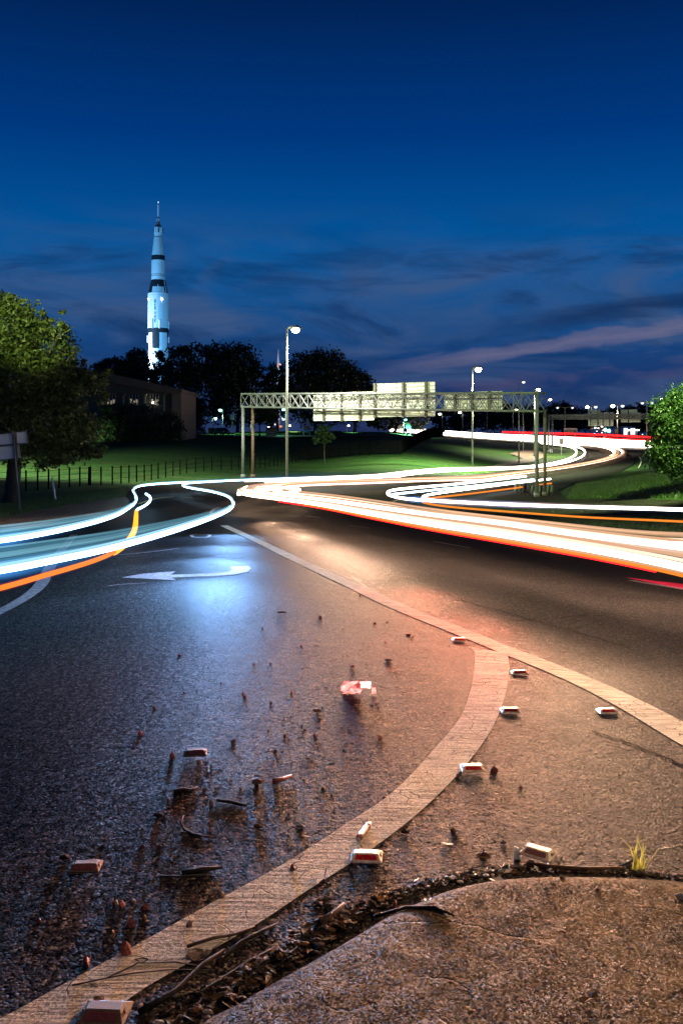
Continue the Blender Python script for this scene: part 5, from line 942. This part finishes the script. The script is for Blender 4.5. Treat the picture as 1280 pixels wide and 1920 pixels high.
PB = [(437, 1393, .011), (459, 1308, .010), (414, 1283, .010), (456, 1303, .009), (534, 1383, .011), (712, 1388, .011), (290, 1330, .010), (263, 1379, .012), (346, 1300, .008), (323, 1422, .014), (397, 1440, .010), (439, 1391, .010), (372, 1433, .010), (316, 1505, .009), (396, 1510, .013), (268, 1590, .010), (384, 1482, .009), (299, 1592, .008), (508, 1320, .009), (547, 1301, .012), (507, 1246, .009), (565, 1213, .010), (643, 1180, .010), (702, 1170, .012), (725, 1168, .010), (722, 1206, .009), (773, 1196, .009), (600, 1160, .013), (675, 1118, .012), (492, 1180, .010), (476, 1248, .009), (590, 1383, .010), (606, 1480, .012), (516, 1411, .009), (217, 1697, .012), (229, 1700, .011), (250, 1694, .010), (272, 1706, .011), (271, 1725, .010), (245, 1738, .012), (210, 1750, .009), (73, 1730, .010), (90, 1733, .010), (163, 1810, .016), (355, 1738, .012), (237, 1790, .016), (415, 1684, .011), (337, 1230, .01), (184, 1880, .014), (548, 1632, .010), (660, 1640, .008), (740, 1700, .009), (850, 1562, .012), (905, 1606, .009), (1120, 1700, .008), (975, 1478, .010), (1160, 1455, .006), (925, 1450, .013), (858, 1458, .010), (720, 1497, .009)]
pr = MB().rock((0, 0, .004), .0085, (1, 1, .9)).build('pebble', M['stone_brown']); pr2 = MB().rock((0, 0, .004), .0085, (1.2, .9, 1.1)).build('pebble', M['stone_red'])
for k, (x, y, s_) in enumerate(PB):
    src = (pr, pr2)[k % 2]; o = src if k < 2 else src.copy()
    if k >= 2: COL.objects.link(o)
    g_ = gp(x, y)
    if isl_in(g_.x, g_.y): g_.z = ICE(g_.x, g_.y)
    o.location = g_; o.scale = (s_/.0085*random.uniform(.6, 1.1), s_/.0085*random.uniform(.55, .95), s_/.0085*random.uniform(.8, 1.6)); o.rotation_euler[2] = random.uniform(0, 6.28); col_ = ('brown', 'reddish')[k % 2]; g_n = ('small %s pebble lying on the concrete island' if isl_in(g_.x, g_.y) else 'small %s pebble far up the lane around the red plastic scrap' if y < 1265 else 'small %s pebble on the bright asphalt inside the curved line' if x > 840 else 'small %s pebble on or touching the curved white line' if (x > 600 and y > 1480) or (y > 1730 and x > 330) else 'small %s pebble in the cluster below the broken marker' if y > 1600 else 'small %s pebble in the middle of the dark lane') % col_
    tag(o, g_n, 'pebble', g_n.replace('pebble', 'pebbles'))
def leaf(label, x, y, s_, m, seed, name='leaf', cat='leaf', lift=.012, group=None):
    r = random.Random(seed); g_ = gp(x, y)
    if isl_in(g_.x, g_.y): g_.z = ICE(g_.x, g_.y)
    b = MB(); n = 8; a0 = r.uniform(0, 6.28); rim = []
    for k in range(n): w = math.tau*k/n; rr = s_*(.55+.45*abs(math.cos(w)))*r.uniform(.75, 1.15); rim.append(g_+Vector((math.cos(w+a0)*rr, math.sin(w+a0)*rr*.8, .002+lift*r.random())))
    mid = g_+Vector((0, 0, .004))
    for k in range(n): b.quad(mid, rim[k], rim[(k+1) % n])
    lo_ = [v-Vector((0, 0, .0015)) for v in rim]
    for k in range(n): b.quad(rim[k], lo_[k], lo_[(k+1) % n], rim[(k+1) % n])
    return tag(b.build(name, m), label, cat, group)
for k, (x, y, s_, mm, lab) in enumerate(((838, 1586, .028, 'paper', 'crumpled pale leaf on the asphalt next to the torn roll'), (905, 1608, .026, 'leafdead', 'curled tan leaf lying before the island litter'), (852, 1562, .022, 'wood', 'dark curled leaf on the asphalt inside the fork'), (930, 1663, .022, 'paper', 'pinkish flake lying at the island lip'), (1105, 1912, .03, 'leafdead', 'tan curled leaf on the island at the bottom edge'), (802, 1715, .02, 'paper', 'pale flake on the concrete island slope'), (620, 1437, .022, 'paper', 'pale flake on the lane near the curved line'), (712, 1384, .02, 'stone_brown', 'brown leaf on the lane below the fork'), (485, 1506, .016, 'leafdead', 'yellow leaf on the lane beneath the round brown stone'), (480, 1527, .016, 'paper', 'thin pale flake on the lane under the yellow leaf'), (195, 1575, .014, 'paper', 'pair of tiny pale flakes on the dark lane'), (590, 1651, .012, 'paper', 'blue white shiny chip on the white line'), (551, 1634, .014, 'stone_brown', 'brown chip on the white line'), (165, 1906, .03, 'wood', 'wet black leaf on the lower white line'), (375, 1792, .05, 'wood', 'ragged black bark flake on the edge of the white line'), (610, 1660, .03, 'wood', 'dark wet leaf where the white line meets the gutter'))):
    leaf(lab, x, y, s_, M[mm], 300+k)
p = gp(970, 1612); t = tag(MB().prism([p+Vector(v) for v in ((-.014, 0, .0), (.008, 0, .0), (.004, .01, .034), (-.010, .008, .040))], (.002, .006, 0)).build('plastic_chip', M['alu_dim']), 'upright pale plastic chip beside the loose cream marker', 'plastic chip')
p = gp(943, 1640); stick('straw_loop', 'thin pale loop of straw standing in the island litter', [(935, 1646), (938, 1632, .0), (945, 1626, .01), (953, 1628, .012), (954, 1635, .004), (948, 1642)], .0022, M['paper'], cat='straw')
# gutter litter: countless fragments of leaves, bark and grit
def litter(name, pts, n, wid, seed, smin=.004, smax=.022, mm=('wood', 'leafdead', 'stone_grey')):
    r = random.Random(seed); cl = [gp(*q_) for q_ in spline(pts, 8)]; bs = {m_: MB() for m_ in mm}
    for k in range(n):
        i = r.randrange(len(cl)-1); c_ = cl[i].lerp(cl[i+1], r.random()); x = c_.x+r.gauss(0, wid); y = c_.y+r.gauss(0, wid); z = ICE(x, y) if isl_in(x, y) else gz(x, y); s_ = smin+(smax-smin)*r.random()**2.6; m_ = mm[0] if r.random() < .62 else r.choice(mm[1:]); b = bs[m_]
        if r.random() < .55: a = r.uniform(0, 6.28); d = Vector((math.cos(a), math.sin(a), r.uniform(-.1, .25)))*s_*1.3; e = Vector((-math.sin(a), math.cos(a), r.uniform(-.3, .3)))*s_*.45; c0 = Vector((x, y, z+.004+s_*.25)); b.quad(c0-d, c0+e+Vector((0, 0, s_*.2)), c0+d, c0-e)
        else: b.rock((x, y, z+s_*.25), s_*.6, (1.3, .9, .7))
    for m_ in mm: tag(bs[m_].build(name, M[m_]), kind='stuff') if bs[m_].f else None
litter('gutter_litter', [(330, 1918), (420, 1868), (500, 1815), (580, 1765), (640, 1725), (700, 1695)], 1000, .026, 11)
litter('gutter_litter', [(600, 1690), (660, 1720), (730, 1682), (800, 1660), (870, 1645), (960, 1632), (1060, 1630)], 1300, .016, 12, .003, .016, ('wood', 'leafdead', 'paper'))
litter('gutter_litter', [(1050, 1632), (1130, 1636), (1210, 1640), (1290, 1648)], 420, .010, 13, .003, .013, ('wood', 'leafdead', 'stone_grey'))
litter('road_grit', [(60, 1700), (300, 1560), (480, 1420), (620, 1280), (760, 1200)], 800, .30, 14, .002, .009, ('stone_brown', 'wood', 'stone_grey'))
litter('road_grit', [(900, 1500), (1000, 1540), (1150, 1500), (1280, 1560)], 200, .22, 15, .002, .006, ('stone_grey', 'wood', 'leafdead'))
# sparse grass tufts in the joint between asphalt and island
def tuft(label, x, y, n, h, seed, m=None):
    r = random.Random(seed); g_ = gp(x, y); t = thing('grass_tuft', label, 'grass tuft', g_, 0, 'grass tufts')
    for k in range(n):
        a = r.uniform(0, 6.28); lean = r.uniform(.15, 1.25); hh = h*r.uniform(.35, 1.15); d = Vector((math.cos(a), math.sin(a)*.6, 0)); b0 = g_+Vector((r.uniform(-.02, .02), r.uniform(-.01, .01), -.004)); pts = [b0, b0+d*lean*hh*.3+Vector((0, 0, hh*.55)), b0+d*lean*hh*.8+Vector((0, 0, hh*(1-.25*lean)))]; sd = Vector((-d.y, d.x, 0)); sd = (sd*.5+Vector((.6, 0, 0))).normalized()*.0022; b = MB()
        b.quad(pts[0]-sd, pts[0]+sd, pts[1]+sd*.8, pts[1]-sd*.8); b.quad(pts[1]-sd*.8, pts[1]+sd*.8, pts[2]); b.build('blade', m or M['tuft'], t)
M['tuft'] = leafm('yellow_green_blades', (.28, .34, .05), (.55, .45, .10))
tuft('sparse yellow green grass tuft growing from the island joint', 1195, 1632, 26, .125, 31)
M['straw'] = leafm('straw_blades', (.18, .11, .04), (.28, .18, .07)); tuft('low brown withered tuft in the gutter by the island slope', 715, 1690, 26, .04, 32, M['straw'])

litter('road_grit', [(20, 1800), (200, 1690), (360, 1560), (500, 1470), (600, 1400)], 900, .14, 16, .0012, .004, ('wood', 'stone_brown', 'stone_grey'))
litter('road_grit', [(700, 1600), (800, 1520), (880, 1430), (930, 1340)], 260, .05, 17, .0012, .004, ('wood', 'stone_brown', 'stone_grey'))
litter('road_grit', [(480, 1010), (600, 1075), (760, 1160), (900, 1220), (1060, 1290), (1250, 1390)], 320, .06, 18, .002, .006, ('wood', 'stone_brown', 'stone_grey'))
litter('island_grit', [(760, 1760), (900, 1720), (1050, 1720), (1200, 1700), (1270, 1760)], 260, .09, 19, .001, .004, ('wood', 'stone_brown', 'stone_grey'))
